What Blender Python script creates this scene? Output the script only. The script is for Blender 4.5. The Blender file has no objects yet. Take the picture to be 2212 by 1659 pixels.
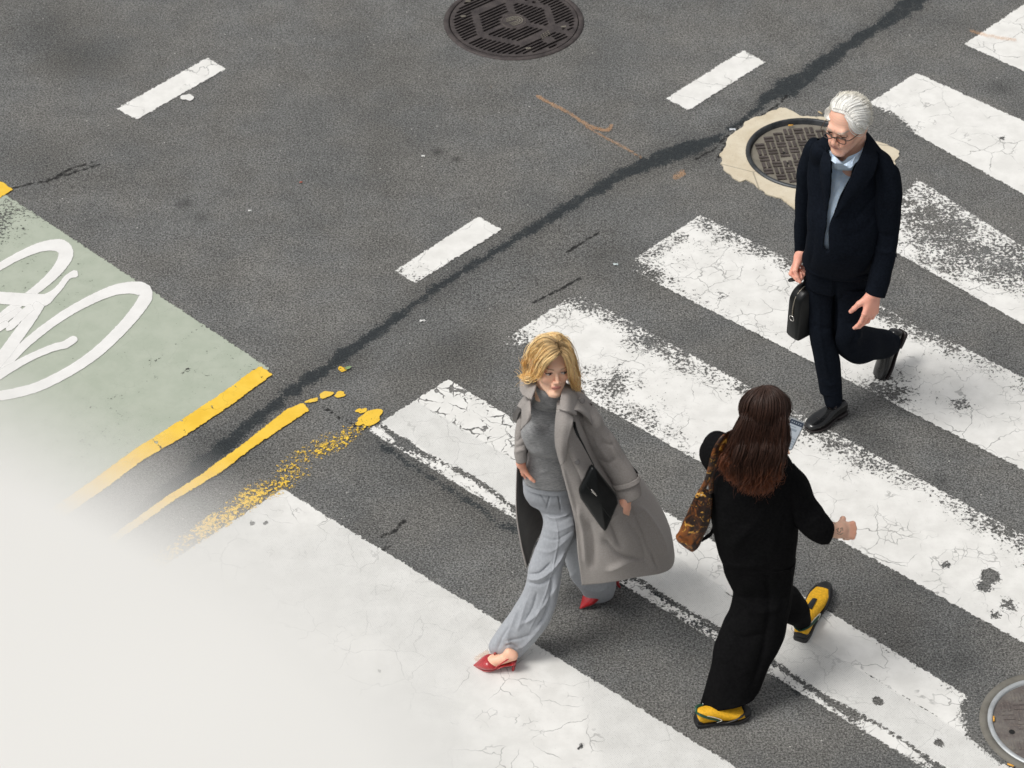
import bpy, math, random
import numpy as np
from mathutils import Vector, Matrix

sc = bpy.context.scene
COL = sc.collection
rad = math.radians

# ------------------------------------------------------------------ camera
CAM_H, PITCH, FPX = 8.4, rad(40.1), 5714.0        # lens height (m), downward tilt, focal length for a 2212 px wide picture
cam_d = bpy.data.cameras.new('camera')
cam = bpy.data.objects.new('camera', cam_d); COL.objects.link(cam)
cam.location = (0, 0, CAM_H)
cam.rotation_euler = (math.pi/2 - PITCH, 0, 0)
cam_d.sensor_width = 36.0
cam_d.lens = 36.0*FPX/2212.0
cam_d.clip_start = 0.05
cam_d.clip_end = 1000
cam_d.dof.use_dof = True
cam_d.dof.focus_distance = 12.4
cam_d.dof.aperture_fstop = 4.0
sc.camera = cam

# ------------------------------------------------------------------ sky, sun, exposure (bright overcast)
SUN_EL, SUN_AZ = rad(60), rad(-108)                 # elevation, and azimuth measured from +Y towards +X
w = bpy.data.worlds.new('World'); sc.world = w; w.use_nodes = True
wn = w.node_tree; wn.nodes.clear()
sky = wn.nodes.new('ShaderNodeTexSky'); sky.sky_type = 'NISHITA'; sky.sun_disc = False
sky.sun_elevation = SUN_EL; sky.sun_rotation = SUN_AZ; sky.dust_density = 4.0; sky.air_density = 1.0
hsv = wn.nodes.new('ShaderNodeHueSaturation'); hsv.inputs['Saturation'].default_value = 0.10
bg = wn.nodes.new('ShaderNodeBackground'); bg.inputs['Strength'].default_value = 0.115
wo = wn.nodes.new('ShaderNodeOutputWorld')
wn.links.new(sky.outputs[0], hsv.inputs['Color']); wn.links.new(hsv.outputs[0], bg.inputs['Color'])
wn.links.new(bg.outputs[0], wo.inputs['Surface'])
sun_d = bpy.data.lights.new('sun', 'SUN'); sun_d.energy = 1.5; sun_d.angle = rad(18); sun_d.color = (1, .97, .92)
sun = bpy.data.objects.new('sun', sun_d); COL.objects.link(sun)
sd = Vector((math.sin(SUN_AZ)*math.cos(SUN_EL), math.cos(SUN_AZ)*math.cos(SUN_EL), math.sin(SUN_EL)))
sun.rotation_euler = sd.to_track_quat('Z', 'Y').to_euler()
sun.location = sd*60
sc.view_settings.view_transform = 'Standard'; sc.view_settings.look = 'None'
sc.view_settings.exposure = 0.10; sc.view_settings.gamma = 1.0; sc.view_settings.use_curve_mapping = False
sc.render.engine = 'CYCLES'

# ------------------------------------------------------------------ measuring helpers
cP, sP = math.cos(PITCH), math.sin(PITCH)
def ray(px, py):
    a = (np.asarray(px, float)-1106.0)/FPX; b = (np.asarray(py, float)-829.5)/FPX
    return np.stack([a, cP - b*sP, -sP - b*cP], -1)
def G(px, py, z=0.0):
    d = ray(px, py); t = (CAM_H - z)/-d[..., 2]
    return d*t[..., None] + np.array([0, 0, CAM_H])
def P(px, py, y):
    """the point seen at (px,py) that stands at world distance y"""
    d = ray(px, py); t = np.asarray(y, float)/d[..., 1]
    return d*t[..., None] + np.array([0, 0, CAM_H])
def proj(p):
    p = np.asarray(p, float); x = p[..., 0]; y = p[..., 1]; z = p[..., 2]-CAM_H
    dep = y*cP - z*sP; dn = -y*sP - z*cP
    return np.stack([1106+FPX*x/dep, 829.5+FPX*dn/dep], -1)
def zc(x0, y0, s):
    return lambda x, y: ((x0+x/s)/1.085, (y0+y/s)/1.085)

# ------------------------------------------------------------------ object helpers
def tag(o, label=None, cat=None, group=None, kind=None):
    if label: o['label'] = label
    if cat: o['category'] = cat
    if group: o['group'] = group
    if kind: o['kind'] = kind
    return o
def link(name, me, mat=None, parent=None):
    o = bpy.data.objects.new(name, me); COL.objects.link(o)
    if mat is not None and me is not None:
        for m_ in (mat if isinstance(mat, (list, tuple)) else [mat]): me.materials.append(m_)
    if parent is not None: o.parent = parent
    return o
def empty(name, loc=(0, 0, 0)):
    o = bpy.data.objects.new(name, None); COL.objects.link(o); o.location = loc; return o
def mesh(name, V, F, smooth=True, attrs=None, cols=None):
    """V (n,3); F list of faces or int array (m,k)"""
    me = bpy.data.meshes.new(name)
    V = np.asarray(V, np.float32)
    if isinstance(F, np.ndarray):
        k = F.shape[1]; n = len(F)
        me.vertices.add(len(V)); me.vertices.foreach_set('co', V.ravel())
        me.loops.add(n*k); me.loops.foreach_set('vertex_index', F.astype(np.int32).ravel())
        me.polygons.add(n); me.polygons.foreach_set('loop_start', np.arange(0, n*k, k, dtype=np.int32))
        me.update(calc_edges=True)
    else:
        me.from_pydata([tuple(map(float, v)) for v in V], [], [tuple(int(i) for i in f) for f in F]); me.update()
    me.validate()
    if smooth: me.polygons.foreach_set('use_smooth', np.ones(len(me.polygons), bool))
    for k_, a in (attrs or {}).items():
        at = me.attributes.new(k_, 'FLOAT', 'POINT'); at.data.foreach_set('value', np.asarray(a, np.float32))
    for k_, a in (cols or {}).items():
        at = me.attributes.new(k_, 'FLOAT_COLOR', 'POINT')
        a = np.asarray(a, np.float32)
        if a.shape[1] == 3: a = np.concatenate([a, np.ones((len(a), 1), np.float32)], 1)
        at.data.foreach_set('color', a.ravel())
    return me
def gridF(n, m, wrap=False):
    """faces of an n x m vertex grid (row major); wrap closes the second direction"""
    i = np.arange(n-1)[:, None]; j = np.arange(m if wrap else m-1)[None, :]
    j2 = (j+1) % m
    return np.stack([i*m+j, i*m+j2, (i+1)*m+j2, (i+1)*m+j], -1).reshape(-1, 4)
def join(parts):
    Vs, Fs, o = [], [], 0
    for V, F in parts:
        Vs.append(np.asarray(V, float)); Fs += [tuple(int(i)+o for i in f) for f in F]; o += len(V)
    return np.concatenate(Vs), Fs
def local(parent_loc, V): return np.asarray(V)-np.asarray(parent_loc)

# smooth value noise on points (numpy), used for real relief such as folds
_rng = np.random.default_rng(11); _L = _rng.random((32, 32, 32)).astype(np.float32)*2-1
def vnoise(p, s=1.0, seed=0):
    p = np.asarray(p, float)*s + seed*7.31
    i = np.floor(p).astype(int); f = p-i; f = f*f*(3-2*f)
    r = 0
    for dx in (0, 1):
        for dy in (0, 1):
            for dz in (0, 1):
                wgt = (f[..., 0] if dx else 1-f[..., 0])*(f[..., 1] if dy else 1-f[..., 1])*(f[..., 2] if dz else 1-f[..., 2])
                r = r + wgt*_L[(i[..., 0]+dx) % 32, (i[..., 1]+dy) % 32, (i[..., 2]+dz) % 32]
    return r
def seg_dist(p, a, b):
    """distance of 2-D points p to segment ab, and the parameter"""
    a = np.asarray(a, float); b = np.asarray(b, float); ab = b-a
    t = np.clip(((p-a)@ab)/(ab@ab+1e-12), 0, 1)
    return np.linalg.norm(p-(a+t[..., None]*ab), axis=-1), t
def poly_dist(p, pts):
    d = np.full(p.shape[:-1], 1e9)
    for a, b in zip(pts[:-1], pts[1:]): d = np.minimum(d, seg_dist(p, a, b)[0])
    return d

# ------------------------------------------------------------------ material helper
class N:
    def __init__(s, name):
        s.m = bpy.data.materials.new(name); s.m.use_nodes = True; s.t = s.m.node_tree; s.t.nodes.clear()
        s.out = s.t.nodes.new('ShaderNodeOutputMaterial')
        s.b = s.t.nodes.new('ShaderNodeBsdfPrincipled'); s.t.links.new(s.b.outputs[0], s.out.inputs['Surface'])
    def n(s, typ, **kw):
        nd = s.t.nodes.new(typ)
        for k, v in kw.items():
            if k.startswith('i_'):
                key = k[2:].replace('_', ' ')
                s.set(nd.inputs[int(key) if key.isdigit() else key], v)
            else: setattr(nd, k, v)
        return nd
    def set(s, inp, v):
        if isinstance(v, bpy.types.NodeSocket): s.t.links.new(v, inp)
        elif isinstance(v, (tuple, list)) and inp.type == 'RGBA' and len(v) == 3: inp.default_value = (*v, 1)
        else: inp.default_value = v
    def P(s, **kw):
        for k, v in kw.items(): s.set(s.b.inputs[k.replace('_', ' ')], v)
        return s
    def obj(s): return s.n('ShaderNodeTexCoord').outputs['Object']
    def geo(s): return s.n('ShaderNodeNewGeometry').outputs['Position']
    def noise(s, vec, scale, detail=3, rough=.55, dist=0, out='Fac'):
        return s.n('ShaderNodeTexNoise', i_Vector=vec, i_Scale=scale, i_Detail=detail, i_Roughness=rough, i_Distortion=dist).outputs[out]
    def math(s, op, a, b=0.0, c=None, clamp=False):
        nd = s.n('ShaderNodeMath', operation=op, use_clamp=clamp); s.set(nd.inputs[0], a); s.set(nd.inputs[1], b)
        if c is not None: s.set(nd.inputs[2], c)
        return nd.outputs[0]
    def ramp(s, fac, lo, hi, a=0.0, b=1.0):
        return s.n('ShaderNodeMapRange', interpolation_type='SMOOTHSTEP', i_Value=fac, i_From_Min=lo, i_From_Max=hi, i_To_Min=a, i_To_Max=b).outputs[0]
    def mix(s, fac, a, b, mode='MIX'):
        nd = s.n('ShaderNodeMix', data_type='RGBA', blend_type=mode, clamp_factor=True)
        s.set(nd.inputs[0], fac); s.set(nd.inputs[6], a); s.set(nd.inputs[7], b); return nd.outputs[2]
    def attr(s, name, col=False):
        nd = s.n('ShaderNodeAttribute', attribute_name=name); return nd.outputs['Color' if col else 'Fac']
    def map(s, vec, scale=(1, 1, 1), rot=(0, 0, 0), loc=(0, 0, 0)):
        return s.n('ShaderNodeMapping', i_Vector=vec, i_Scale=scale, i_Rotation=rot, i_Location=loc).outputs[0]
    def bump(s, h, strength=.3, dist=.01):
        s.set(s.b.inputs['Normal'], s.n('ShaderNodeBump', i_Height=h, i_Strength=strength, i_Distance=dist).outputs[0]); return s
def simple(name, col, rough=.6, metal=0.0, var=.12, scale=30, bump=.0, bd=.002, spec=.5, **kw):
    a = N(name); c = a.obj(); nz = a.noise(c, scale, 4)
    lo = tuple(v*(1-var) for v in col); hi = tuple(min(1, v*(1+var)) for v in col)
    a.P(Base_Color=a.mix(a.ramp(nz, .3, .7), lo, hi), Roughness=rough, Metallic=metal, Specular_IOR_Level=spec, **kw)
    if bump: a.bump(nz, bump, bd)
    return a.m
# ================================================================== GROUND
COV1 = G(1110, 47)[:2]; COV2 = G(1744, 334)[:2]; COV3 = G(2268, 1565)[:2]
R1, R2, R3 = .413, .339, .268
def axis(lo, hi, st, far):
    a = list(np.arange(lo, hi+1e-6, st)); s = st; x = hi; y = lo; L, R_ = [], []
    while x < far: s *= 1.6; x += s; y -= s; R_.append(x); L.append(y)
    return np.array(L[::-1]+a+R_)
gx = axis(-3.6, 3.9, .02, 260); gy = axis(7.2, 13.8, .02, 260)
X, Y = np.meshgrid(gx, gy); gp = np.stack([X, Y], -1).reshape(-1, 2)
for c, r in ((COV1, R1-.012), (COV2, R2-.012), (COV3, R3-.012)):
    d = gp-c; L = np.linalg.norm(d, axis=1); k = np.abs(L-r) < .013
    gp[k] = c+d[k]/L[k][:, None]*r
F = gridF(len(gy), len(gx)); cen = gp[F].mean(1)
keep = np.ones(len(F), bool)
for c, r in ((COV1, R1-.012), (COV2, R2-.012), (COV3, R3-.012)): keep &= np.linalg.norm(cen-c, axis=1) > r-.004
F = F[keep]
# the long tar-sealed joint across the road, with its real changing width (metres either side)
TAR = [(60, 1330, .10), (330, 1090, .10), (400, 1035, .09), (470, 975, .10), (540, 915, .07), (600, 868, .07), (660, 822, .085), (716, 788, .07), (775, 743, .075), (800, 728, .08), (880, 668, .045), (960, 610, .045), (1040, 556, .045), (1120, 506, .045), (1200, 455, .05), (1280, 408, .055), (1350, 372, .055), (1420, 345, .07), (1490, 318, .11), (1545, 300, .05), (1575, 280, .03), (1610, 255, .03), (1650, 220, .07)]
TAR2 = [(1650, 214, .05), (1700, 190, .12), (1745, 160, .085), (1790, 128, .085), (1850, 85, .06), (1900, 55, .07), (1960, 15, .11), (2000, -20, .10), (2100, -90, .1)]
def band(pts, p):
    best = np.full(len(p), 9.0)
    for a, b in zip(pts[:-1], pts[1:]):
        A_, B_ = G(a[0], a[1])[:2], G(b[0], b[1])[:2]
        d, t = seg_dist(p, A_, B_); best = np.minimum(best, d-(a[2]*(1-t)+b[2]*t)*.48)
    return best
TAR3 = [(800, 945, .03), (860, 985, .05), (960, 1050, .05), (1060, 1115, .05), (1130, 1160, .05), (1300, 1262, .06), (1370, 1262, .05), (1440, 1300, .06), (1500, 1345, .05), (1660, 1440, .06), (1720, 1490, .05), (1780, 1520, .03)]
TAR2 = [(a_, b_, c_*1.35) for a_, b_, c_ in TAR2]; TAR[12:16] = [(1350, 372, .09), (1420, 345, .12), (1490, 318, .15), (1545, 300, .06)]
tar = np.minimum(np.minimum(band(TAR, gp), band(TAR2, gp)), band(TAR3, gp)*.9+.012)
stain = np.zeros(len(gp))
for px, py, r, s in ((170, 130, .3, .5), (100, 60, .3, .35), (60, 345, .25, .3), (945, 328, .035, .9), (985, 344, .03, .9), (400, 440, .05, .7), (440, 470, .05, .5), (700, 360, .3, .15),
                     (1510, 330, .12, .5), (1350, 920, .2, .2), (430, 1010, .3, .45), (1300, 560, .25, .3), (1410, 590, .18, .25), (960, 770, .28, .35), (1020, 745, .2, .25), (1700, 700, .25, .15),
                     (1630, 910, .15, .3), (1850, 920, .14, .5), (1900, 960, .12, .45), (2030, 1040, .07, .5), (2150, 1170, .12, .4), (1960, 1260, .12, .3), (2080, 1430, .1, .4), (1290, 1350, .3, .15),
                     (1730, 440, .3, .2), (760, 780, .15, .3), (420, 600, .4, .12), (880, 250, .5, .14), (1320, 120, .35, .12), (2100, 50, .2, .2), (2160, 190, .1, .5), (700, 1240, .3, -.15), (560, 620, .4, -.12), (1850, 130, .3, -.15), (1650, 1560, .4, -.1)):
    d = np.linalg.norm(gp-G(px, py)[:2], axis=1)/r
    stain += s*np.exp(-d*d*1.4)
# cracks as thin recesses, their distance goes to the shader
CRK = [[(20, 408), (60, 398), (110, 388), (160, 372), (215, 355)], [(100, 395), (150, 365), (200, 350)], [(1580, 280), (1610, 262), (1630, 258), (1665, 238), (1690, 218), (1700, 205)], [(1550, 345), (1568, 310), (1600, 278)],
       [(1255, 600), (1215, 622), (1180, 640), (1150, 655)], [(1500, 345), (1540, 325), (1575, 290)], [(840, 1180), (790, 1205), (760, 1230)], [(700, 880), (740, 905), (790, 930)],
       [(1225, 545), (1262, 520), (1300, 500)], [(820, 1160), (850, 1150), (880, 1120)]]
crk = np.full(len(gp), 9.0)
for c in CRK: crk = np.minimum(crk, poly_dist(gp, [G(*q)[:2] for q in c]))
rough_ = np.zeros(len(gp))
for px, py, r in ((190, 372, .16), (120, 390, .14), (1600, 290, .14), (1230, 530, .25), (1120, 610, .2), (1300, 500, .15), (2020, 60, .15), (1000, 640, .25)):
    rough_ += np.exp(-(np.linalg.norm(gp-G(px, py)[:2], axis=1)/r)**2)
zz = vnoise(np.c_[gp, gp[:, :1]*0], 1.3)*.0006
V = np.c_[gp, zz-.001]
me = mesh('road_surface', V, F, attrs={'tar': tar, 'stain': stain, 'crack': crk, 'rough': np.clip(rough_, 0, 1)})

def asphalt_color(a, c):
    big = a.noise(c, .9, 5, .6); mid = a.noise(c, 5, 5, .6); g1 = a.noise(c, 110, 3, .7); g2 = a.noise(c, 300, 2, .6)
    hue = a.noise(a.map(c, loc=(5, 3, 0)), 2.2, 4, .6)
    vor = a.n('ShaderNodeTexVoronoi', i_Vector=c, i_Scale=150.0, feature='F1')
    cell = a.n('ShaderNodeSeparateColor', i_Color=vor.outputs['Color']).outputs[0]
    stone = a.math('MULTIPLY', a.ramp(cell, .88, .97), a.ramp(vor.outputs['Distance'], .42, .28))
    base = a.mix(a.ramp(hue, .35, .65), (.141, .138, .130), (.133, .134, .131))
    v = a.math('MULTIPLY', a.ramp(big, .25, .75, .89, 1.10), a.ramp(mid, .25, .75, .88, 1.12))
    v = a.math('MULTIPLY', v, a.ramp(g1, .30, .70, .36, 1.70))
    v = a.math('MULTIPLY', v, a.ramp(g2, .3, .7, .68, 1.34))
    # pits: scattered small dark holes where stones have come out
    pit = a.ramp(a.noise(a.map(c, loc=(9, 1, 2)), 60, 3, .6), .30, .36, .45, 1)
    v = a.math('MULTIPLY', v, pit)
    col = a.mix(1.0, base, a.n('ShaderNodeCombineXYZ', i_0=v, i_1=v, i_2=v).outputs[0], 'MULTIPLY')
    col = a.mix(a.math('MULTIPLY', stone, .9), col, (.36, .35, .32))
    sp2 = a.ramp(a.n('ShaderNodeTexVoronoi', i_Vector=c, i_Scale=9.0).outputs['Distance'], .042, .026)
    col = a.mix(a.math('MULTIPLY', sp2, .8), col, (.62, .60, .56))
    return col, g1, g2, mid, stone
a = N('asphalt'); c = a.geo()
col, g1, g2, mid, stone = asphalt_color(a, c)
jit = a.math('MULTIPLY', a.math('SUBTRACT', a.noise(c, 11, 6, .75), .5), .17)
jit2 = a.math('MULTIPLY', a.math('SUBTRACT', g1, .5), .07)
t = a.math('ADD', a.math('ADD', a.attr('tar'), jit), jit2)
tarm = a.math('MULTIPLY', a.ramp(t, .012, -.010), a.ramp(a.noise(c, 22, 4, .6), .25, .50, .62, 1.0))
soft = a.ramp(t, .16, -.02, 0, .30)
st = a.math('ADD', a.attr('stain'), soft)
st = a.math('MULTIPLY', st, a.ramp(mid, .25, .7, .65, 1.25))
dark = a.math('SUBTRACT', 1.0, a.math('MULTIPLY', st, .62))
col = a.mix(1.0, col, a.n('ShaderNodeCombineXYZ', i_0=dark, i_1=dark, i_2=dark).outputs[0], 'MULTIPLY')
tarc = a.mix(a.ramp(g1, .3, .7), (.011, .015, .018), (.032, .039, .043))
col = a.mix(a.math('MULTIPLY', tarm, .93), col, tarc)
cj = a.math('ADD', a.attr('crack'), a.math('MULTIPLY', a.math('SUBTRACT', a.noise(c, 30, 4, .7), .5), .05))
cm = a.ramp(cj, .012, .002)
col = a.mix(a.math('MULTIPLY', cm, .9), col, (.012, .012, .012))
rg = a.math('MULTIPLY', a.attr('rough'), a.ramp(a.noise(c, 50, 4, .7), .52, .62))
col = a.mix(a.math('MULTIPLY', rg, .5), col, (.02, .018, .018))
a.P(Base_Color=col, Roughness=a.math('SUBTRACT', .92, a.math('MULTIPLY', tarm, .25)), Specular_IOR_Level=.25)
h = a.math('ADD', a.math('MULTIPLY', g1, .8), a.math('MULTIPLY', g2, .5))
h = a.math('SUBTRACT', h, a.math('MULTIPLY', cm, 2.5))
a.bump(h, .55, .006)
tag(link('road_surface', me, a.m), kind='structure')

# ================================================================== PAINT
def paint(name, colA, colB, crk_=1.0, rough=.65, soft=0, ej_=.045, alpha=1.0, cs_=13.0):
    a = N(name); c = a.geo()
    sp = a.noise(c, 62, 4, .72); sp2 = a.noise(c, 170, 2, .6); lump = a.noise(c, 9, 4, .6)
    edge = a.attr('edge'); wear = a.attr('wear'); net = a.attr('net')
    n = a.math('ADD', a.math('MULTIPLY', sp, .72), a.math('MULTIPLY', lump, .28))
    n = a.math('ADD', n, a.math('MULTIPLY', a.math('SUBTRACT', sp2, .5), .16))
    thr = a.n('ShaderNodeMapRange', i_Value=wear, i_From_Min=0.0, i_From_Max=1.0, i_To_Min=.22, i_To_Max=.74).outputs[0]
    worn = a.ramp(a.math('SUBTRACT', n, thr), -.012-soft, .012+soft)              # 1 = paint present
    ej = a.math('ADD', edge, a.math('MULTIPLY', a.math('SUBTRACT', a.noise(c, 42, 4, .75), .5), ej_))
    ed = a.ramp(ej, -.002, .0015)
    vs = a.noise(c, 7, 3, .6, out='Color')
    wc = a.n('ShaderNodeVectorMath', operation='ADD'); a.set(wc.inputs[0], c)
    off = a.n('ShaderNodeVectorMath', operation='SCALE', i_Scale=.12); a.set(off.inputs[0], vs); a.t.links.new(off.outputs[0], wc.inputs[1])
    v1 = a.n('ShaderNodeTexVoronoi', i_Vector=wc.outputs[0], i_Scale=5.2, feature='DISTANCE_TO_EDGE').outputs['Distance']
    cr = a.ramp(v1, .014, .003); cr = a.math('MULTIPLY', cr, a.ramp(a.noise(c, 3.3, 3), .44, .58))
    v2 = a.n('ShaderNodeTexVoronoi', i_Vector=wc.outputs[0], i_Scale=15.0, feature='DISTANCE_TO_EDGE').outputs['Distance']
    cr2 = a.math('MULTIPLY', a.ramp(v2, .035, .008), a.ramp(a.math('ADD', a.noise(c, 6, 3), a.math('MULTIPLY', wear, .25)), .58, .68))
    chip = a.attr('chip')
    cr3 = a.math('MULTIPLY', a.ramp(a.math('SUBTRACT', a.n('ShaderNodeTexVoronoi', i_Vector=wc.outputs[0], i_Scale=cs_, feature='DISTANCE_TO_EDGE').outputs['Distance'], a.math('MULTIPLY', a.ramp(a.noise(c, 9, 3, .6), .35, .75), .13)), -.005, -.04), chip)
    craze = a.math('MAXIMUM', a.math('MULTIPLY', cr, .6*crk_), a.math('MULTIPLY', cr2, .45*crk_))
    craze = a.math('MULTIPLY', craze, a.math('SUBTRACT', 1.0, a.math('MULTIPLY', net, .65)))
    craze = a.math('MAXIMUM', craze, cr3)
    present = a.math('MULTIPLY', a.math('MULTIPLY', worn, ed), a.math('MULTIPLY', a.math('SUBTRACT', 1.0, a.math('MULTIPLY', craze, .9)), alpha))
    col = a.mix(a.ramp(lump, .3, .7), colA, colB)
    dirt = a.noise(c, 2.5, 5, .65); col = a.mix(a.ramp(dirt, .55, .8, 0, .16), col, (.42, .40, .36))
    col = a.mix(a.ramp(sp2, .35, .25, 0, .30), col, (.35, .34, .32))
    # woven anti-skid mesh pressed into part of the paint
    m2 = a.map(c, rot=(0, 0, .12))
    s3 = a.n('ShaderNodeSeparateXYZ', i_0=m2)
    gxn = a.math('SINE', a.math('MULTIPLY', s3.outputs[0], 620)); gyn = a.math('SINE', a.math('MULTIPLY', s3.outputs[1], 460))
    wv = a.ramp(a.math('ADD', a.math('MULTIPLY', gxn, gyn), a.math('MULTIPLY', a.math('SUBTRACT', sp2, .5), 3.0)), .35, 1.2)
    col = a.mix(a.math('MULTIPLY', net, .22), col, (.40, .41, .40))
    col = a.mix(a.math('MULTIPLY', a.math('MULTIPLY', wv, net), .42), col, (.22, .22, .215))
    a.P(Base_Color=col, Roughness=rough, Specular_IOR_Level=.3)
    a.bump(a.math('ADD', sp, a.math('MULTIPLY', sp2, .6)), .2, .002)
    tr = a.n('ShaderNodeBsdfTransparent'); mx = a.n('ShaderNodeMixShader', i_0=present)
    a.t.links.new(tr.outputs[0], mx.inputs[1]); a.t.links.new(a.b.outputs[0], mx.inputs[2])
    a.t.links.new(mx.outputs[0], a.out.inputs['Surface'])
    return a.m
M_WHITE = paint('white_road_paint', (.70, .69, .66), (.80, .79, .76))
M_YEL = paint('yellow_road_paint', (.80, .50, .045), (.86, .57, .07), ej_=.03, crk_=.35, cs_=34.0)
M_GREEN = paint('green_road_paint', (.385, .425, .345), (.43, .465, .385), crk_=.12)
M_SYMBOL = paint('smooth_white_paint', (.74, .73, .71), (.80, .79, .77), crk_=.08, ej_=.012)
M_ORANGE = paint('orange_spray_paint', (.78, .38, .14), (.82, .46, .22), crk_=0, soft=.12, alpha=.30)

HOLES = [(2140, 1245, .045, .9), (2125, 1268, .035, .8), (1897, 1516, .026, 1.2), (2028, 1606, .024, 1.2), (545, 1132, .018, 1.0), (575, 1131, .014, 1.0), (1330, 975, .05, .35), (1620, 1180, .10, .30), (1700, 1230, .09, .25), (2042, 1222, .03, .6), (2080, 875, .06, .3), (1905, 848, .10, .28), (2290, 1010, .1, .3), (1340, 820, .12, .2), (1190, 760, .08, .25), (1420, 1352, .05, .4), (1500, 1400, .05, .5), (1560, 1085, .06, .4), (2178, 1310, .05, .5), (2150, 1330, .03, .6), (1180, 1290, .015, .9), (1850, 1310, .05, .4), (820, 1450, .012, .9), (1255, 1615, .016, 1.0), (2130, 540, .02, .8), (2165, 300, .022, .8), (1560, 640, .04, .3), (2060, 960, .07, .3), (880, 960, .05, .35), (940, 1100, .012, .8), (1120, 1200, .012, .8), (1680, 1050, .06, .3)]
def quad_sheet(name, pix, st=.02, z=.004, wearf=None, netf=None, chipf=None, mat=None, base_wear=0.0, world=False, zjit=0):
    """a painted four-cornered sheet; pix = corners start-upper, end-upper, end-lower, start-lower"""
    q = [np.array(p_)[:2] if world else G(*p_)[:2] for p_ in pix]
    L = max(np.linalg.norm(q[1]-q[0]), np.linalg.norm(q[2]-q[3])); W = max(np.linalg.norm(q[3]-q[0]), np.linalg.norm(q[2]-q[1]))
    n = max(2, int(L/st)+1); m = max(2, int(W/st)+1)
    s = np.linspace(0, 1, n)[:, None, None]; t = np.linspace(0, 1, m)[None, :, None]
    p = (q[0]*(1-s)+q[1]*s)*(1-t)+(q[3]*(1-s)+q[2]*s)*t
    S = np.broadcast_to(s*L, p.shape[:2]+(1,))[..., 0].ravel(); T = np.broadcast_to(t, p.shape[:2]+(1,))[..., 0].ravel()
    p = p.reshape(-1, 2)
    cyc = q+[q[0]]; ed = poly_dist(p, cyc)
    cen = sum(q)/4; Vp = cen+(p-cen)*1.0
    # let the sheet stick out 12 mm so that its ragged edge is not cut straight
    nrm = p-cen; k = ed < 1e-6
    ed2 = ed.copy()
    wear = np.full(len(p), base_wear) if wearf is None else wearf(S, T, p)+base_wear
    net = np.zeros(len(p)) if netf is None else netf(S, T, p)
    chip = np.zeros(len(p)) if chipf is None else chipf(S, T, p)
    for hx_, hy_, r_, a_ in HOLES:
        dd_ = np.linalg.norm(p-G(hx_, hy_)[:2], axis=1)/r_; wear = wear+a_*np.exp(-dd_**3)
    for c_, r_ in ((COV3, R3+.075), (COV2, R2+.30)):
        dd_ = np.linalg.norm(p-c_, axis=1)-r_-.04*vnoise(np.c_[p, p[:, :1]*0], 6, 3); wear = np.where(dd_ < .1, np.maximum(wear, np.clip(.55-dd_*9, 0, 1.3)), wear)
    loc = np.array([q[0][0], q[0][1], 0])
    V = np.c_[p, np.full(len(p), z)]-loc
    F = gridF(n, m)
    # orientation up
    a_, b_, c_ = V[F[0, 0]], V[F[0, 1]], V[F[0, 2]]
    if np.cross(b_-a_, c_-a_)[2] < 0: F = F[:, ::-1]
    me = mesh(name, V, F, attrs={'edge': ed2-.012, 'wear': wear, 'net': net, 'chip': chip})
    o = link(name, me, mat or M_WHITE); o.location = loc
    return o
def lin(a, b): return lambda x: a+(b-a)*x
def ext(p0, p1, d=1.2):
    """prolong the image line p0-p1 on the ground by d metres past p1"""
    A_, B_ = G(*p0)[:2], G(*p1)[:2]; u = (B_-A_)/np.linalg.norm(B_-A_); return B_+u*d
def bar(u0, u1, l1, l0, label, d=1.0, d2=None, **kw):
    q = [G(*u0)[:2], ext(u0, u1, d), ext(l0, l1, d if d2 is None else d2), G(*l0)[:2]]
    o = quad_sheet('crosswalk_bar', q, world=True, **kw)
    tag(o, label, 'crosswalk bar', 'white bars of the crosswalk'); return o
ns = lambda p, s, sd=0: vnoise(np.c_[p, p[:, :1]*0], s, sd)
g_ = lambda x, c, w_: np.exp(-((x-c)/w_)**2)
k = 1/1.085
bar((2389*k+8, 8), (2560*k, 85*k), (2400*k, 171*k), (2076, 97), 'white crosswalk bar in the top right corner with an orange streak on it', d=1.5, wearf=lambda S, T, p: .02+.1*g_(T, 0, .1))
bar((1978, 155), (2398*k, 281*k), (2396*k, 459*k), (1862, 230), 'wide clean white crosswalk bar running behind the white-haired man\'s head', wearf=lambda S, T, p: .04+.10*g_(T, 1, .15)*(ns(p, 3)+.4))
bar((1880, 318), (2398*k, 575*k), (2398*k, 765*k), (1690, 412), 'heavily speckled crosswalk bar passing behind the man\'s jacket and hand',
    wearf=lambda S, T, p: .33+.26*ns(p, 2.2, 3)+.12*g_(T, .5, .3))
bar((1512, 462), (2398*k, 882*k), (2398*k, 1106*k), (1340, 576), 'crosswalk bar behind the briefcase and the man\'s raised foot, speckled along its upper edge',
    wearf=lambda S, T, p: .20+.33*g_(T, 0.04, .2)+.22*g_(T, .95, .14)*np.clip(1-S/2.4, 0, 1)+.26*g_(S, .05, .2)*(T > .3)+.14*ns(p, 3, 5)+.16*g_(T, .72, .2)*g_(S, 1.7, .6))
bar((1246, 629), (2400*k, 1252*k), (2371*k, 1498*k), (1060, 750), 'cracked crosswalk bar behind the blonde woman\'s head, passing over to the woman in black',
    wearf=lambda S, T, p: .25+.32*g_(T, 0.06, .2)+.26*g_(T, .95, .22)*np.clip(1.3-S/1.6, 0, 1)+.3*g_(S, .05, .25)*T+.14*ns(p, 3.2, 9)-.1*g_(S, 2.6, .8)*T)
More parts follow.
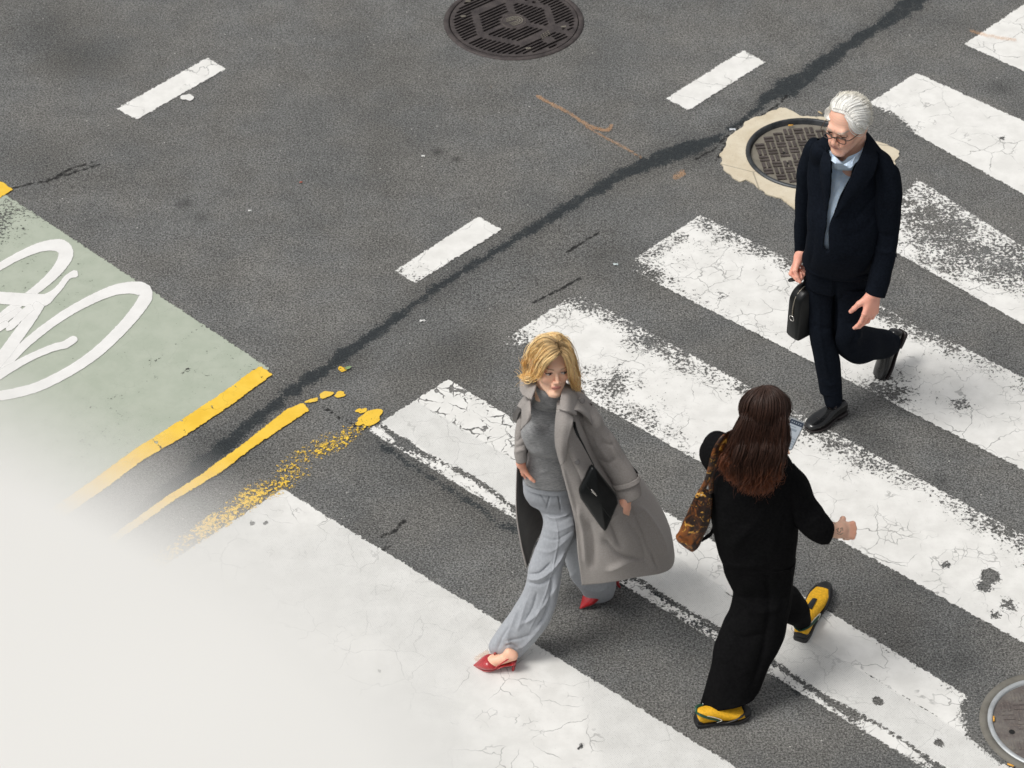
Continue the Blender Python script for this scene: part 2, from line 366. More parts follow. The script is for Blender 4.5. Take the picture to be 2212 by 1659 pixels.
bar((968, 815), (1947*k, 1432*k), (2143*k, 1793*k), (789, 931), 'crosswalk bar of flaking upper half and mesh-printed lower half under the blonde woman', d=1.4,
    wearf=lambda S, T, p: .06+.30*g_(T, .04, .13)+.62*g_(T+.05*ns(p, 4, 2), .87, .045)+.46*g_(T+.04*ns(p, 5, 6), .965, .06)+.25*g_(T, .92, .06)*ns(p, 7, 3)+.10*ns(p, 3, 4)*(T < .4)+.5*g_(T+.05*ns(p, 3, 2)+.02*ns(p, 9, 2), .44, .011)*(ns(p, 4.5, 1) > .05),
    netf=lambda S, T, p: ((T+.05*ns(p, 2, 7) > .42+.0*S) & (T < .83)).astype(float), chipf=lambda S, T, p: (T < .42)*np.clip(1.6-S, 0, 1)*1.0)
bar((610, 1052), (1700*k, 1778.5*k), (1130, 2120), (240, 1292), 'broad mesh-printed crosswalk bar nearest the camera, under the red shoe', d=.6,
    wearf=lambda S, T, p: .03+.16*g_(T, 0.0, .05), 
    netf=lambda S, T, p: np.clip(1-2.2*np.clip(ns(p*[1, 1], 1.9, 12)+.45-1.6*np.abs(T-.42-.05*np.sin(S*3)), 0, .45), 0, 1))
# loose patch of older thermoplastic beside the first bar: the three lane dashes
def dash(c4, label, **kw):
    o = quad_sheet('lane_dash', c4, **kw); tag(o, label, 'lane marking', 'white dashes of the lane lines'); return o
dash([(246, 236), (449, 122), (493, 150), (295, 263)], 'white lane dash at the upper left, beside a small white chip', wearf=lambda S, T, p: .05+.05*ns(p, 3))
z6 = zc(800, 480, 3.16)
dash([z6(378, 492), z6(1014, 76), z6(1209, 186), z6(545, 602)], 'white lane dash in the middle, just left of the tar-sealed joint', wearf=lambda S, T, p: .05+.35*g_(S, .0, .25)+.12*ns(p, 3))
dash([(1432, 214), (1605, 106), (1659, 135), (1488, 243)], 'white lane dash at the upper right, left of the round manhole in its concrete collar', wearf=lambda S, T, p: .03+.08*ns(p, 3))

# green bicycle lane between two yellow lines
q = quad_sheet('bicycle_lane', [G(10, 415)[:2], G(588, 796)[:2], G(588, 796)[:2]+(G(225, 1040)[:2]-G(588, 796)[:2])*2.2, G(10, 415)[:2]+(G(225, 1040)[:2]-G(588, 796)[:2])*2.2], world=True, z=.003, mat=M_GREEN,
    st=.014, wearf=lambda S, T, p: .25+.26*g_(S, .15, .3)*g_(T, .05, .2)+.09*ns(p, 2.5)+.05*g_(S, 2.2, .5)+sum(a_*np.exp(-(poly_dist(p, [G(*zc(0, 400, 2.766)(*q_))[:2] for q_ in pl_])/w_)**2) for pl_, a_, w_ in (([(975, 1260), (1320, 1000)], .22, .010), ([(560, 1560), (1480, 1110)], .15, .010), ([(1180, 1320), (1225, 1290)], .35, .010), ([(1210, 1290), (1420, 1350)], .12, .012), ([(900, 1280), (1180, 1080)], .10, .01))))
tag(q, 'pale green painted bicycle lane at the left with a white bicycle symbol', 'bicycle lane')
z2 = zc(200, 850, 2.765)
def band_sheet(name, rows, label, cat, mat, z=.0065, group=None, st=.02, wearf=None, pixel=True, kind=None, widen=.006, chipf=0.0):
    """a strip given by pairs of opposite edge points"""
    L_ = np.array([G(*r[0])[:2] for r in rows]); R_ = np.array([G(*r[1])[:2] for r in rows])
    cc = (L_+R_)/2; dd = (L_-R_); n_ = np.linalg.norm(dd, axis=1, keepdims=True); L_ = L_+dd/n_*widen; R_ = R_-dd/n_*widen
    acc = np.r_[0, np.cumsum(np.linalg.norm(np.diff((L_+R_)/2, axis=0), axis=1))]
    S = np.arange(0, acc[-1]+st*.5, st); LL = np.c_[np.interp(S, acc, L_[:, 0]), np.interp(S, acc, L_[:, 1])]; RR = np.c_[np.interp(S, acc, R_[:, 0]), np.interp(S, acc, R_[:, 1])]
    m = 7; t = np.linspace(0, 1, m)[None, :, None]
    p = LL[:, None]*(1-t)+RR[:, None]*t
    wd = np.linalg.norm(LL-RR, axis=1)[:, None]
    ed = np.minimum(t[..., 0], 1-t[..., 0])*wd; ed = np.minimum(ed, np.minimum(S, acc[-1]-S)[:, None])
    SS = np.broadcast_to(S[:, None], ed.shape).ravel(); TT = np.broadcast_to(t[..., 0], ed.shape).ravel()
    p = p.reshape(-1, 2); F = gridF(len(S), m); loc = np.array([p[0, 0], p[0, 1], 0])
    V = np.c_[p, np.full(len(p), z)]-loc
    a_, b_, c_ = V[F[0, 0]], V[F[0, 1]], V[F[0, 2]]
    if np.cross(b_-a_, c_-a_)[2] < 0: F = F[:, ::-1]
    wr = np.zeros(len(p)) if wearf is None else wearf(SS, TT, p)
    me = mesh(name, V, F, attrs={'edge': ed.ravel()-.006, 'wear': wr, 'net': np.zeros(len(p)), 'chip': np.full(len(p), chipf)})
    o = link(name, me, mat); o.location = loc
    if label: tag(o, label, cat, group, kind)
    return o
GY = 'yellow lines beside the bicycle lane'
band_sheet('yellow_line', [(z2(1140, 22), z2(1215, 78)), (z2(1060, 75), z2(1150, 128)), (z2(870, 215), z2(930, 290)), (z2(600, 390), z2(660, 470)), (z2(300, 580), z2(370, 640)), (z2(60, 760), z2(130, 820)), (z2(-300, 1010), z2(-230, 1070))],
    'yellow line closing the lower end of the green bicycle lane', 'yellow line', M_YEL, group=GY, wearf=lambda S, T, p: .06+.9*(np.abs(((S*6.3+.3*ns(p, 2)) % 1)-.5) < .035)*.6)
band_sheet('yellow_line', [((30, 410), (5, 392)), ((8, 424), (-12, 400)), ((-120, 500), (-150, 480))], 'short yellow line end at the left edge of the picture above the green lane', 'yellow line', M_YEL, group=GY, wearf=lambda S, T, p: .2+0*S)
band_sheet('yellow_line', [(z2(1415, 262), z2(1460, 310)), (z2(1300, 310), z2(1340, 385)), (z2(1160, 425), z2(1230, 460)), (z2(980, 565), z2(1080, 560)), (z2(850, 655), z2(900, 700)), (z2(740, 740), z2(760, 790)), (z2(560, 850), z2(600, 880)), (z2(380, 980), z2(420, 1010)), (z2(0, 1250), z2(40, 1280))],
    'bright yellow line lying against the dark tar joint, thinner towards the camera', 'yellow line', M_YEL, group=GY, wearf=lambda S, T, p: .12+.3*g_(T, 0, .2)+.1*ns(p, 4))
band_sheet('yellow_line', [(z2(1850, 300), z2(1900, 380)), (z2(1700, 400), z2(1780, 490)), (z2(1520, 480), z2(1600, 620)), (z2(1200, 680), z2(1380, 800)), (z2(1000, 840), z2(1120, 940)), (z2(800, 1000), z2(900, 1080)), (z2(600, 1130), z2(700, 1210)), (z2(300, 1350), z2(380, 1420))],
    'worn yellow line broken into small flakes, leading to the near crosswalk bar', 'yellow line', M_YEL, group=GY, wearf=lambda S, T, p: .56-.05*g_(S, 1.2, .5)+.05*g_(S, .3, .35)+.14*np.abs(T-.5)*2+.22*ns(p, 5.5, 2), chipf=1.0)
def blob(px, py, rx, ry, mat, z=.0068, seed=0, n=26, rot=0.0):
    c = G(px, py)[:2]; th = np.linspace(0, 2*np.pi, n, endpoint=False)
    r = 1+.16*np.sin(2*th+seed)+.12*np.sin(3*th+seed*2.1)+.08*np.sin(5*th+seed*3.7)
    e = np.stack([rx*r*np.cos(th), ry*r*np.sin(th)], 1); R_ = np.array([[math.cos(rot), -math.sin(rot)], [math.sin(rot), math.cos(rot)]])
    e = e@R_.T
    V = [(0, 0, z)]+[(x, y, z-.0006) for x, y in e]; F = [(0, 1+i, 1+(i+1) % n) for i in range(n)]
    return np.array(V)+np.array([c[0], c[1], 0]), F
def blobs(name, items, mat, label, cat, group=None, kind=None, z=.0068):
    for i, it in enumerate(items):
        V, F = blob(*it[:4], mat, z=z, seed=i*1.7, rot=it[4] if len(it) > 4 else .6)
        me = mesh(name, V-V[0]*[1, 1, 0], F, attrs={'edge': np.full(len(V), .1), 'wear': np.full(len(V), .36), 'net': np.zeros(len(V)), 'chip': np.zeros(len(V))})
        o = link(name, me, mat); o.location = (V[0][0], V[0][1], 0)
        tag(o, it[5] if len(it) > 5 else label, cat, group)
blobs('yellow_paint_flake', [(*z2(1850, 360), .062, .05, .5, 'largest round yellow flake, beside the corner of the flaking crosswalk bar'), (*z2(1790, 392), .028, .022, .5, 'small yellow flake just below the largest yellow flake'), (*z2(1790, 316), .028, .018, .5, 'small yellow flake just above the largest yellow flake'),
    (*z2(1650, 212), .03, .02, .5, 'yellow flake on the tar, right one of the pair above the bright yellow line'), (*z2(1560, 212), .032, .026, .2, 'yellow flake on the tar, left one of the pair above the bright yellow line'), (*z2(1470, 250), .03, .016, .5, 'thin yellow flake above the end of the bright yellow line'), (*z2(1665, 48), .02, .02, .5, 'tiny yellow flake beside the green leaf')], M_YEL, '', 'paint flake', 'yellow flakes around the line ends')
# white chip next to the first dash
me_ = blob(405, 212, .034, .034, M_WHITE, seed=2)
V, F = me_; o = link('paint_chip', mesh('paint_chip', V-V[0]*[1, 1, 0], F, attrs={'edge': np.full(len(V), .1), 'wear': np.full(len(V), .2), 'net': np.zeros(len(V)), 'chip': np.zeros(len(V))}), M_WHITE); o.location = (V[0][0], V[0][1], 0)
tag(o, 'small rounded white paint chip just below the upper left lane dash', 'paint chip')

# bicycle symbol: strokes (zoomed picture coordinates, half width)
z1 = zc(0, 400, 2.766)
STK = [[(-160, 730, 20), (0, 627, 20), (130, 555, 22), (250, 505, 26), (340, 488, 32), (405, 500, 42), (428, 545, 44), (395, 620, 34), (330, 695, 28), (250, 765, 24), (130, 860, 24), (0, 965, 26), (-120, 1060, 26)],
       [(-150, 1440, 24), (-60, 1350, 26), (60, 1235, 26), (200, 1100, 24), (400, 950, 24), (600, 838, 26), (750, 778, 30), (870, 765, 36), (935, 785, 44), (938, 840, 38), (860, 950, 34), (760, 1060, 32), (620, 1190, 30), (450, 1305, 28), (250, 1405, 28), (100, 1447, 28), (0, 1465, 28), (-120, 1475, 28)],
       [(-60, 825, 34), (100, 838, 36), (200, 845, 38), (285, 845, 36), (340, 808, 22), (385, 765, 17), (430, 705, 16), (455, 685, 15), (478, 676, 22), (513, 672, 16)],
       [(265, 860, 30), (200, 960, 32), (120, 1070, 34), (40, 1180, 34), (-60, 1300, 34)],
       [(150, 900, 18), (70, 945, 18), (0, 990, 20), (-80, 1040, 20)],
       [(215, 880, 22), (150, 935, 22), (100, 985, 22), (55, 1025, 22), (32, 1030, 14)], [(60, 985, 16), (0, 1025, 18), (-60, 1070, 18)],
       [(505, 1085, 12), (470, 1105, 22), (420, 1135, 22), (340, 1155, 20), (200, 1215, 20), (80, 1280, 22), (0, 1330, 24), (-100, 1390, 24)]]
def cr_interp(P0, n):
    """Catmull-Rom through rows of P0 (k,d), n samples"""
    P0 = np.asarray(P0, float); k_ = len(P0)
    if k_ == 2: t = np.linspace(0, 1, n)[:, None]; return P0[0]*(1-t)+P0[1]*t
    E_ = np.vstack([2*P0[0]-P0[1], P0, 2*P0[-1]-P0[-2]])
    u = np.linspace(0, k_-1, n); i = np.minimum(u.astype(int), k_-2); f = (u-i)[:, None]
    a0, a1, a2, a3 = E_[i], E_[i+1], E_[i+2], E_[i+3]
    return .5*((2*a1)+(-a0+a2)*f+(2*a0-5*a1+4*a2-a3)*f*f+(-a0+3*a1-3*a2+a3)*f**3)
sym = empty('bicycle_symbol', tuple(G(60, 620)))
tag(sym, 'white bicycle symbol painted on the green lane, cut by the left edge of the picture', 'road symbol')
for i, s in enumerate(STK):
    c = cr_interp(s, len(s)*5); d = np.gradient(c[:, :2], axis=0); nn = np.stack([-d[:, 1], d[:, 0]], 1); nn /= np.linalg.norm(nn, axis=1, keepdims=True)
    rows = [(z1(*(c[j, :2]+nn[j]*(c[j, 2]*1.06+3))), z1(*(c[j, :2]-nn[j]*(c[j, 2]*1.06+3)))) for j in range(len(c))]
    o = band_sheet('painted_stroke', rows, None, None, M_SYMBOL, z=.0062+.0001*i, wearf=lambda S, T, p: .04+0*S, widen=.005)
    o.location = Vector(o.location)-sym.location*1; o.location.z = 0; o.parent = sym
# orange survey marks
z5 = zc(1000, 0, 4.424)
def stroke(name, pts, hw, mat, label, cat, wear=.45, z=.0066):
    c = cr_interp(pts, len(pts)*6); d = np.gradient(c, axis=0); nn = np.stack([-d[:, 1], d[:, 0]], 1); nn /= np.linalg.norm(nn, axis=1, keepdims=True)
    return band_sheet(name, [(tuple(c[j]+nn[j]*hw), tuple(c[j]-nn[j]*hw)) for j in range(len(c))], label, cat, mat, z=z, wearf=lambda S, T, p: wear+.15*ns(p, 4)+.18*np.abs(T-.5)*2)
stroke('orange_survey_mark', [(1157, 208), (1190, 226), (1230, 246), (1262, 268), (1290, 280), (1315, 282), (1322, 268)], 3.6, M_ORANGE, 'hooked orange spray line on the asphalt below the vent grate', 'survey mark', .42)
stroke('orange_survey_mark', [(1262, 272), (1300, 295), (1340, 316), (1390, 345)], 3.0, M_ORANGE, 'faint straight orange spray line continuing towards the tar joint', 'survey mark', .56)
stroke('orange_survey_mark', [(1452, 387), (1466, 380), (1482, 372)], 7, M_ORANGE, 'short orange dab left of the concrete collar', 'survey mark', .5)
stroke('orange_survey_mark', [(1055, 190), (1066, 191)], 6, M_ORANGE, 'small orange dot just below the vent grate', 'survey mark', .48)
stroke('orange_survey_mark', [(1022, 1432), (1040, 1420), (1058, 1410)], 7, M_ORANGE, 'orange smear on the white bar beside the red pointed shoe', 'survey mark', .42, z=.0085)
stroke('orange_survey_mark', [(2270*k, 68), (2320*k, 80), (2386*k, 95*k+2)], 3.5, M_ORANGE, 'orange streak across the white bar in the top right corner', 'survey mark', .42, z=.0085)

# ================================================================== IRON COVERS
def rusty(name, a_col, b_col, rough=.55, metal=.55, dustc=(.2, .18, .14), dust=.35):
    a = N(name); c = a.geo(); n1 = a.noise(c, 14, 5, .65); n2 = a.noise(c, 120, 3, .6)
    col = a.mix(a.ramp(n1, .35, .65), a_col, b_col); col = a.mix(a.ramp(n2, .5, .75, 0, dust), col, dustc)
    a.P(Base_Color=col, Roughness=a.ramp(n1, .3, .7, rough, rough+.2), Metallic=metal); a.bump(n2, .3, .002); return a.m
M_IRON = rusty('cast_iron', (.06, .05, .05), (.10, .085, .083), dust=.3)
M_IRON2 = rusty('dusty_cast_iron', (.085, .07, .065), (.12, .10, .095), dust=.5)
M_DUST = rusty('packed_dust', (.17, .155, .125), (.22, .20, .165), .85, .0, dust=.5)
M_RIM = rusty('dark_steel_rim', (.045, .05, .055), (.085, .09, .095), .35, .7, dust=.2)
M_RIM3 = rusty('polished_steel_rim', (.42, .44, .45), (.52, .54, .55), .35, .35, dust=.15)
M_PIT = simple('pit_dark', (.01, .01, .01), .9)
def lathe(prof, n=96):
    prof = np.array(prof, float); th = np.linspace(0, 2*np.pi, n, endpoint=False)
    V = np.stack([prof[:, 0][:, None]*np.cos(th), prof[:, 0][:, None]*np.sin(th), np.broadcast_to(prof[:, 1][:, None], (len(prof), n))], -1).reshape(-1, 3)
    return V, gridF(len(prof), n, True)[:, ::-1]
def flat_curve(name, loops, z0, z1):
    """a plate with holes: outlines filled and extruded into one mesh"""
    cu = bpy.data.curves.new(name, 'CURVE'); cu.dimensions = '2D'; cu.fill_mode = 'BOTH'; cu.extrude = (z1-z0)/2; cu.resolution_u = 1
    for lp in loops:
        s = cu.splines.new('POLY'); s.points.add(len(lp)-1)
        for i, q in enumerate(lp): s.points[i].co = (q[0], q[1], 0, 1)
        s.use_cyclic_u = True
    ob = bpy.data.objects.new('tmp', cu); COL.objects.link(ob)
    dg = bpy.context.evaluated_depsgraph_get(); me = bpy.data.meshes.new_from_object(ob.evaluated_get(dg))
    bpy.data.objects.remove(ob); me.name = name
    co = np.zeros(len(me.vertices)*3, np.float32); me.vertices.foreach_get('co', co); co[2::3] += (z0+z1)/2; me.vertices.foreach_set('co', co)
    me.update(); return me
circ = lambda r, n=96, c=(0, 0): [(c[0]+r*math.cos(i*2*math.pi/n), c[1]+r*math.sin(i*2*math.pi/n)) for i in range(n)]
def box(cx, cy, cz, sx, sy, sz, rot=0.0, bev=.0):
    b = bev; xs, ys = sx/2, sy/2
    V = []
    for (z, i) in ((-sz/2, 0), (sz/2-b, 0), (sz/2, b)):
        V += [(-xs+i, -ys+i, z), (xs-i, -ys+i, z), (xs-i, ys-i, z), (-xs+i, ys-i, z)]
    V = np.array(V); c_, s_ = math.cos(rot), math.sin(rot)
    V = np.c_[V[:, 0]*c_-V[:, 1]*s_+cx, V[:, 0]*s_+V[:, 1]*c_+cy, V[:, 2]+cz]
    F = [(3, 2, 1, 0), (8, 9, 10, 11)]
    for L in (0, 4): F += [(L+i, L+(i+1) % 4, L+4+(i+1) % 4, L+4+i) for i in range(4)]
    return V, F
# --- vented cover
cov = empty('vent_cover', (*COV1, 0)); tag(cov, 'dark cast iron vent cover with slanting slots, at the top edge of the picture', 'manhole cover')
V, F = lathe([(R1-.03, -.06), (R1-.03, .004), (R1-.026, .007), (R1-.006, .007), (R1, .003), (R1+.002, -.02)]); link('frame', mesh('frame', V, F), M_IRON, cov)
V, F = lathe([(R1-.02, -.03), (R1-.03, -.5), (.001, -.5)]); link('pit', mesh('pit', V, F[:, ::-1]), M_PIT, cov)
def stad(cx, cy, hl, hw, ang, n=5):
    P_ = []
    for s_, st_ in ((1, -90), (-1, 90)):
        for i in range(n):
            a_ = rad(st_+180*i/(n-1)); P_.append((s_*(hl-hw)+hw*math.cos(a_), hw*math.sin(a_)))
    c_, s2 = math.cos(ang), math.sin(ang)
    return [(cx+x*c_-y*s2, cy+x*s2+y*c_) for x, y in P_]
sA, sB = G(*z5(510, 510))[:2], G(*z5(720, 415))[:2]; ang = math.atan2(sB[1]-sA[1], sB[0]-sA[0])
rp = R1-.036; loops = [circ(rp)]
def hexd(p, ap, rot): return max(p[0]*math.cos(rot+i*math.pi/3)+p[1]*math.sin(rot+i*math.pi/3) for i in range(6))-ap
cA, sA_ = math.cos(ang), math.sin(ang)
def blocked(u, v):
    x, y = u*cA-v*sA_, u*sA_+v*cA; r = math.hypot(x, y)
    if r > rp-.018 or r < .078: return True
    if abs(hexd((x, y), .215, ang+.5)) < .016: return True
    th = math.atan2(y, x)
    for i, inner in ((0, 1), (2, 1), (4, 1)):
        a_ = ang+.5+math.pi/6+i*math.pi/3
        al = x*math.cos(a_)+y*math.sin(a_); pe = -x*math.sin(a_)+y*math.cos(a_)
        if al > 0 and abs(pe) < .016 and (r > .2 or inner): return True
    for hx, hy in ((.12, .21), (.2, -.2), (.29, -.04)):
        if math.hypot(x-hx, y-hy) < .032: return True
    return False
v = -rp
while v < rp:
    u = -rp; run = None
    while u < rp+.01:
        b_ = blocked(u, v-.006) or blocked(u, v+.006)
        if not b_ and run is None: run = u
        if b_ and run is not None:
            if u-run > .022:
                uc, hl = (u+run)/2, (u-run)/2
                loops.append(stad(uc*cA-v*sA_, uc*sA_+v*cA, hl, .0082, ang))
            run = None
        u += .004
    v += .0255
loops.append(circ(.013, 12, (.12, .21)))
me = flat_curve('plate', loops, -.022, .004); link('plate', me, M_IRON, cov)
V, F = lathe([(.074, .003), (.074, .006), (.068, .006), (.068, .0035)]); lg = link('emblem', mesh('emblem', V, F), M_IRON2, cov)
# the hooked emblem of nested arches in the middle
lp = []
for i, r_ in enumerate((.014, .028, .042)):
    pts = [(r_*math.cos(t_)+.01, r_*math.sin(t_)*1.0) for t_ in np.linspace(-1.7, 1.4, 14)]+[(-.045+.008*i, r_*.985)]
    pts = [(pts[0][0]-.045+i*.006, pts[0][1])]+pts
    pts = np.array(pts); d = np.gradient(pts, axis=0); nn = np.stack([-d[:, 1], d[:, 0]], 1); nn /= np.linalg.norm(nn, axis=1, keepdims=True)
    VV = np.concatenate([np.c_[pts+nn*.0028, np.full(len(pts), .0075)], np.c_[pts-nn*.0028, np.full(len(pts), .0075)]]); n_ = len(pts)
    lp.append((VV, [(j, j+1, n_+j+1, n_+j) for j in range(n_-1)]))
V, F = join(lp); o = link('arch', mesh('arch', V, F), M_DUST, lg); o.rotation_euler.z = .5
for px, py in ((380, 178), (1420, 285), (430, 22), (1055, 510), (440, 505), (540, 545)):
    c_ = G(*z5(px, py))[:2]-COV1
    if np.linalg.norm(c_) < R1-.05: o = link('raised_label', mesh('raised_label', *box(0, 0, 0, .03, .011, .005, .1, .001), smooth=False), M_DUST, cov); o.location = (*c_, .0062)
for i in range(4):
    for j in range(3):
        c_ = G(*z5(1190+22*i+8*j, 405-14*i-16*(2-j)))[:2]-COV1
        o = link('stud', mesh('stud', *box(0, 0, 0, .008, .006, .004, .4, .001), smooth=False), M_DUST, cov); o.location = (*c_, .0062)
# --- basket-weave cover in its concrete collar
z8 = zc(1650, 200, 4.424)
mh = empty('manhole_cover', (*COV2, 0)); tag(mh, 'round manhole cover with basket weave treads inside a pale concrete collar, behind the man', 'manhole cover')
outl = [(175, 790), (190, 700), (240, 600), (300, 500), (400, 420), (480, 360), (600, 320), (720, 265), (820, 238), (900, 262), (960, 300), (1012, 325), (1100, 330), (1250, 340), (1420, 400), (1560, 470), (1700, 560), (1830, 600), (1925, 640), (2005, 690), (1990, 810), (1960, 900), (1880, 1010), (1700, 1130), (1500, 1230), (1300, 1290), (1100, 1320), (940, 1285), (860, 1220), (740, 1150), (660, 1130), (600, 1100), (480, 1000), (440, 985), (370, 1000), (270, 935), (205, 870)]
ol = np.array([G(*z8(*q))[:2]-COV2 for q in outl])
ol = np.vstack([cr_interp(np.vstack([ol, ol[:1]]), 220)[:-1]]); rr = np.linalg.norm(ol, axis=1); ol *= (1+.02*ns(ol, 14)+.018*ns(ol, 34)+.010*ns(ol, 90))[:, None]
me = flat_curve('concrete_collar', [[tuple(q) for q in ol], circ(R2-.006)], -.03, .006)
a = N('collar_concrete'); c = a.geo(); n1 = a.noise(c, 6, 5, .65); n2 = a.noise(c, 110, 3, .6)
col = a.mix(a.ramp(n1, .3, .7), (.58, .50, .37), (.68, .61, .48)); col = a.mix(a.ramp(n2, .6, .72, 0, .35), col, (.22, .20, .17)); col = a.mix(a.ramp(n2, .4, .3, 0, .5), col, (.68, .64, .54))
vv = a.n('ShaderNodeTexVoronoi', i_Vector=c, i_Scale=1.6, feature='DISTANCE_TO_EDGE').outputs['Distance']; col = a.mix(a.ramp(vv, .006, .002, 0, .5), col, (.08, .07, .06))
a.P(Base_Color=col, Roughness=.9, Specular_IOR_Level=.2); a.bump(n2, .4, .003)
link('concrete_collar', me, a.m, mh)
V, F = lathe([(R2-.045, -.05), (R2-.026, -.02), (R2-.024, .012), (R2-.018, .017), (R2-.008, .017), (R2, .010), (R2+.003, -.02)]); link('frame', mesh('frame', V, F), M_RIM, mh)
V, F = lathe([(R2-.03, -.012), (.001, -.010)], 64); cp = link('cover_plate', mesh('cover_plate', V, F), M_DUST, mh)
tb = mesh('tread_block', *box(0, 0, 0, .050, .0165, .009, 0, .002), smooth=False); tb.materials.append(M_IRON2)
cs = .060; rot0 = .12
for i in range(-7, 8):
    for j in range(-7, 8):
        for s_ in (-1, 1):
            o_ = (i+j) % 2
            u = i*cs+(0 if not o_ else s_*.0142); v = j*cs+(s_*.0142 if not o_ else 0)
            x, y = u*math.cos(rot0)-v*math.sin(rot0), u*math.sin(rot0)+v*math.cos(rot0)
            if math.hypot(x, y) > R2-.06 or (abs(i) <= 0 and abs(j) <= 0) or (abs(x+.05) < .09 and abs(y+.03) < .02): continue
            o = bpy.data.objects.new('tread_block', tb); COL.objects.link(o); o.parent = cp; o.location = (x, y, -.007); o.rotation_euler.z = rot0+(math.pi/2 if o_ else 0)
for hx, hy in ((-.13, .03), (-.12, -.07)):
    V, F = lathe([(.001, .0005), (.013, .0005)], 16); o = link('lift_hole', mesh('lift_hole', V, F), M_PIT, cp); o.location = (hx, hy, -.009)
# tar smear on the plate
V, F = blob(1785, 355, .075, .05, None, z=0, seed=4); V = V-np.array([*COV2, 0]); V[:, 2] = -.0018; o = link('tar_smear', mesh('tar_smear', V, F), simple('tar_smear', (.05, .052, .05), .8), cp)
# --- small plain cover, bottom right
z7 = zc(2200, 1560, 6.91)
sc_ = empty('manhole_cover', (*COV3, 0)); tag(sc_, 'small worn manhole cover with a bright steel rim, in the bottom right corner', 'manhole cover')
V, F = lathe([(R3-.03, -.03), (R3-.024, .006), (R3-.020, .010), (R3-.006, .010), (R3-.001, .004), (R3, -.02)]); link('steel_rim', mesh('steel_rim', V, F), M_RIM3, sc_)
V, F = lathe([(R3-.004, -.01), (R3-.002, .006), (R3+.03, .006), (R3+.034, -.01)]); link('outer_frame', mesh('outer_frame', V, F), rusty('old_frame', (.15, .14, .12), (.2, .19, .165), .8, 0), sc_)
a = N('worn_iron'); c = a.geo(); n1 = a.noise(c, 9, 5, .65); n2 = a.noise(c, 130, 3, .6)
col = a.mix(a.ramp(n1, .35, .65), (.12, .10, .095), (.19, .175, .16)); col = a.mix(a.ramp(n2, .5, .7, 0, .5), col, (.27, .23, .18)); a.P(Base_Color=col, Roughness=.75, Metallic=.2); a.bump(n2, .5, .003); M_WORN = a.m
V, F = lathe([(R3-.02, -.002), (.001, -.001)], 64); cp3 = link('cover_plate', mesh('cover_plate', V, F), M_WORN, sc_)
c_ = G(*z7(1185, 1075))[:2]-COV3; V, F = lathe([(.001, .0005), (.013, .0005)], 16); o = link('lift_hole', mesh('lift_hole', V, F), M_PIT, cp3); o.location = (*c_, .001)
tb3 = mesh('tread_block', *box(0, 0, 0, .05, .012, .004, 0, .0015), smooth=False); tb3.materials.append(M_WORN)
for i in range(-5, 6):
    for j in range(-5, 6):
        for s_ in (-1, 1):
            o_ = (i+j) % 2; u = i*.056+(0 if not o_ else s_*.013); v = j*.056+(s_*.013 if not o_ else 0)
            x, y = u*math.cos(.05)-v*math.sin(.05), u*math.sin(.05)+v*math.cos(.05)
            if math.hypot(x, y) > R3-.05 or math.hypot(x-c_[0], y-c_[1]) < .04: continue
            o = bpy.data.objects.new('tread_block', tb3); COL.objects.link(o); o.parent = cp3; o.location = (x, y, .0004); o.rotation_euler.z = .05+(math.pi/2 if o_ else 0)
M_BUTT = simple('orange_paper', (.75, .38, .06), .7)
def butt(px, py, ang_, label, z, L=.028, col=None):
    V, F = lathe([(.0001, 0), (.004, 0), (.004, L), (.0001, L)], 10); V = V[:, [2, 0, 1]]; V[:, 0] -= L/2
    o = link('cigarette_butt', mesh('cigarette_butt', V, F), col or M_BUTT); g = G(px, py); o.location = (g[0], g[1], z); o.rotation_euler.z = ang_
    tag(o, label, 'cigarette butt', 'cigarette butts on the road')
butt(*z7(890, 880), 1.45, 'orange filter lying on the small manhole cover beside its steel rim', .008)
butt(*z7(1160, 1640), -.5, 'orange filter half out of the picture below the small manhole cover', .012)
butt(*z8(898, 420), 0.1, 'yellow-orange filter on the basket weave manhole cover', .004)
butt(*z8(1205, 292), -.9, 'pale filter lying beyond the concrete collar behind the man\'s head', .006, .03, simple('stained_paper', (.6, .45, .25), .7))
# green leaf and bits of litter
def leaf(px, py, L, W, ang_, mat, label, cat='leaf', name='fallen_leaf'):
    n = 12; t = np.linspace(0, 1, n); wd = W*np.sin(np.pi*t**.8)*.5; V = []
    for i in range(n): V += [(L*(t[i]-.5), wd[i], .006+.004*math.sin(3*t[i])), (L*(t[i]-.5), 0, .003), (L*(t[i]-.5), -wd[i], .007)]
    F = gridF(n, 3); o = link(name, mesh(name, np.array(V), F), mat); g = G(px, py); o.location = (g[0], g[1], .003); o.rotation_euler.z = ang_; tag(o, label, cat)
leaf(*z2(1705, 42), .04, .018, .6, simple('leaf_green', (.25, .36, .17), .6), 'small pale green leaf on the tar joint left of the blonde woman')
def scrap(px, py, r, col, label, seed=1, name='litter_scrap', cat='litter'):
    V, F = blob(px, py, r, r*.7, None, z=.009, seed=seed, n=9); g = V[0].copy(); V = V-g*[1, 1, 0]; V[1:, 2] += .004*np.sin(np.arange(9)*2.1)-.004
    o = link(name, mesh(name, V, F, smooth=False), simple(name+'_mat', col, .6)); o.location = (g[0], g[1], 0); tag(o, label, cat)
scrap(*z8(297, 462), .016, (.6, .63, .66), 'small pale plastic scrap in the crack at the left end of the concrete collar', 2)
scrap(1330*1.0, 572, .014, (.55, .62, .62), 'tiny pale scrap beside the corner of the bar with the briefcase', 3)
scrap(914, 338, .011, (.8, .8, .78), 'tiny white speck on the open asphalt above the middle lane dash', 4)
scrap(540*1.0, 456, .011, (.7, .7, .68), 'tiny white crumb on the asphalt right of the green lane', 5)
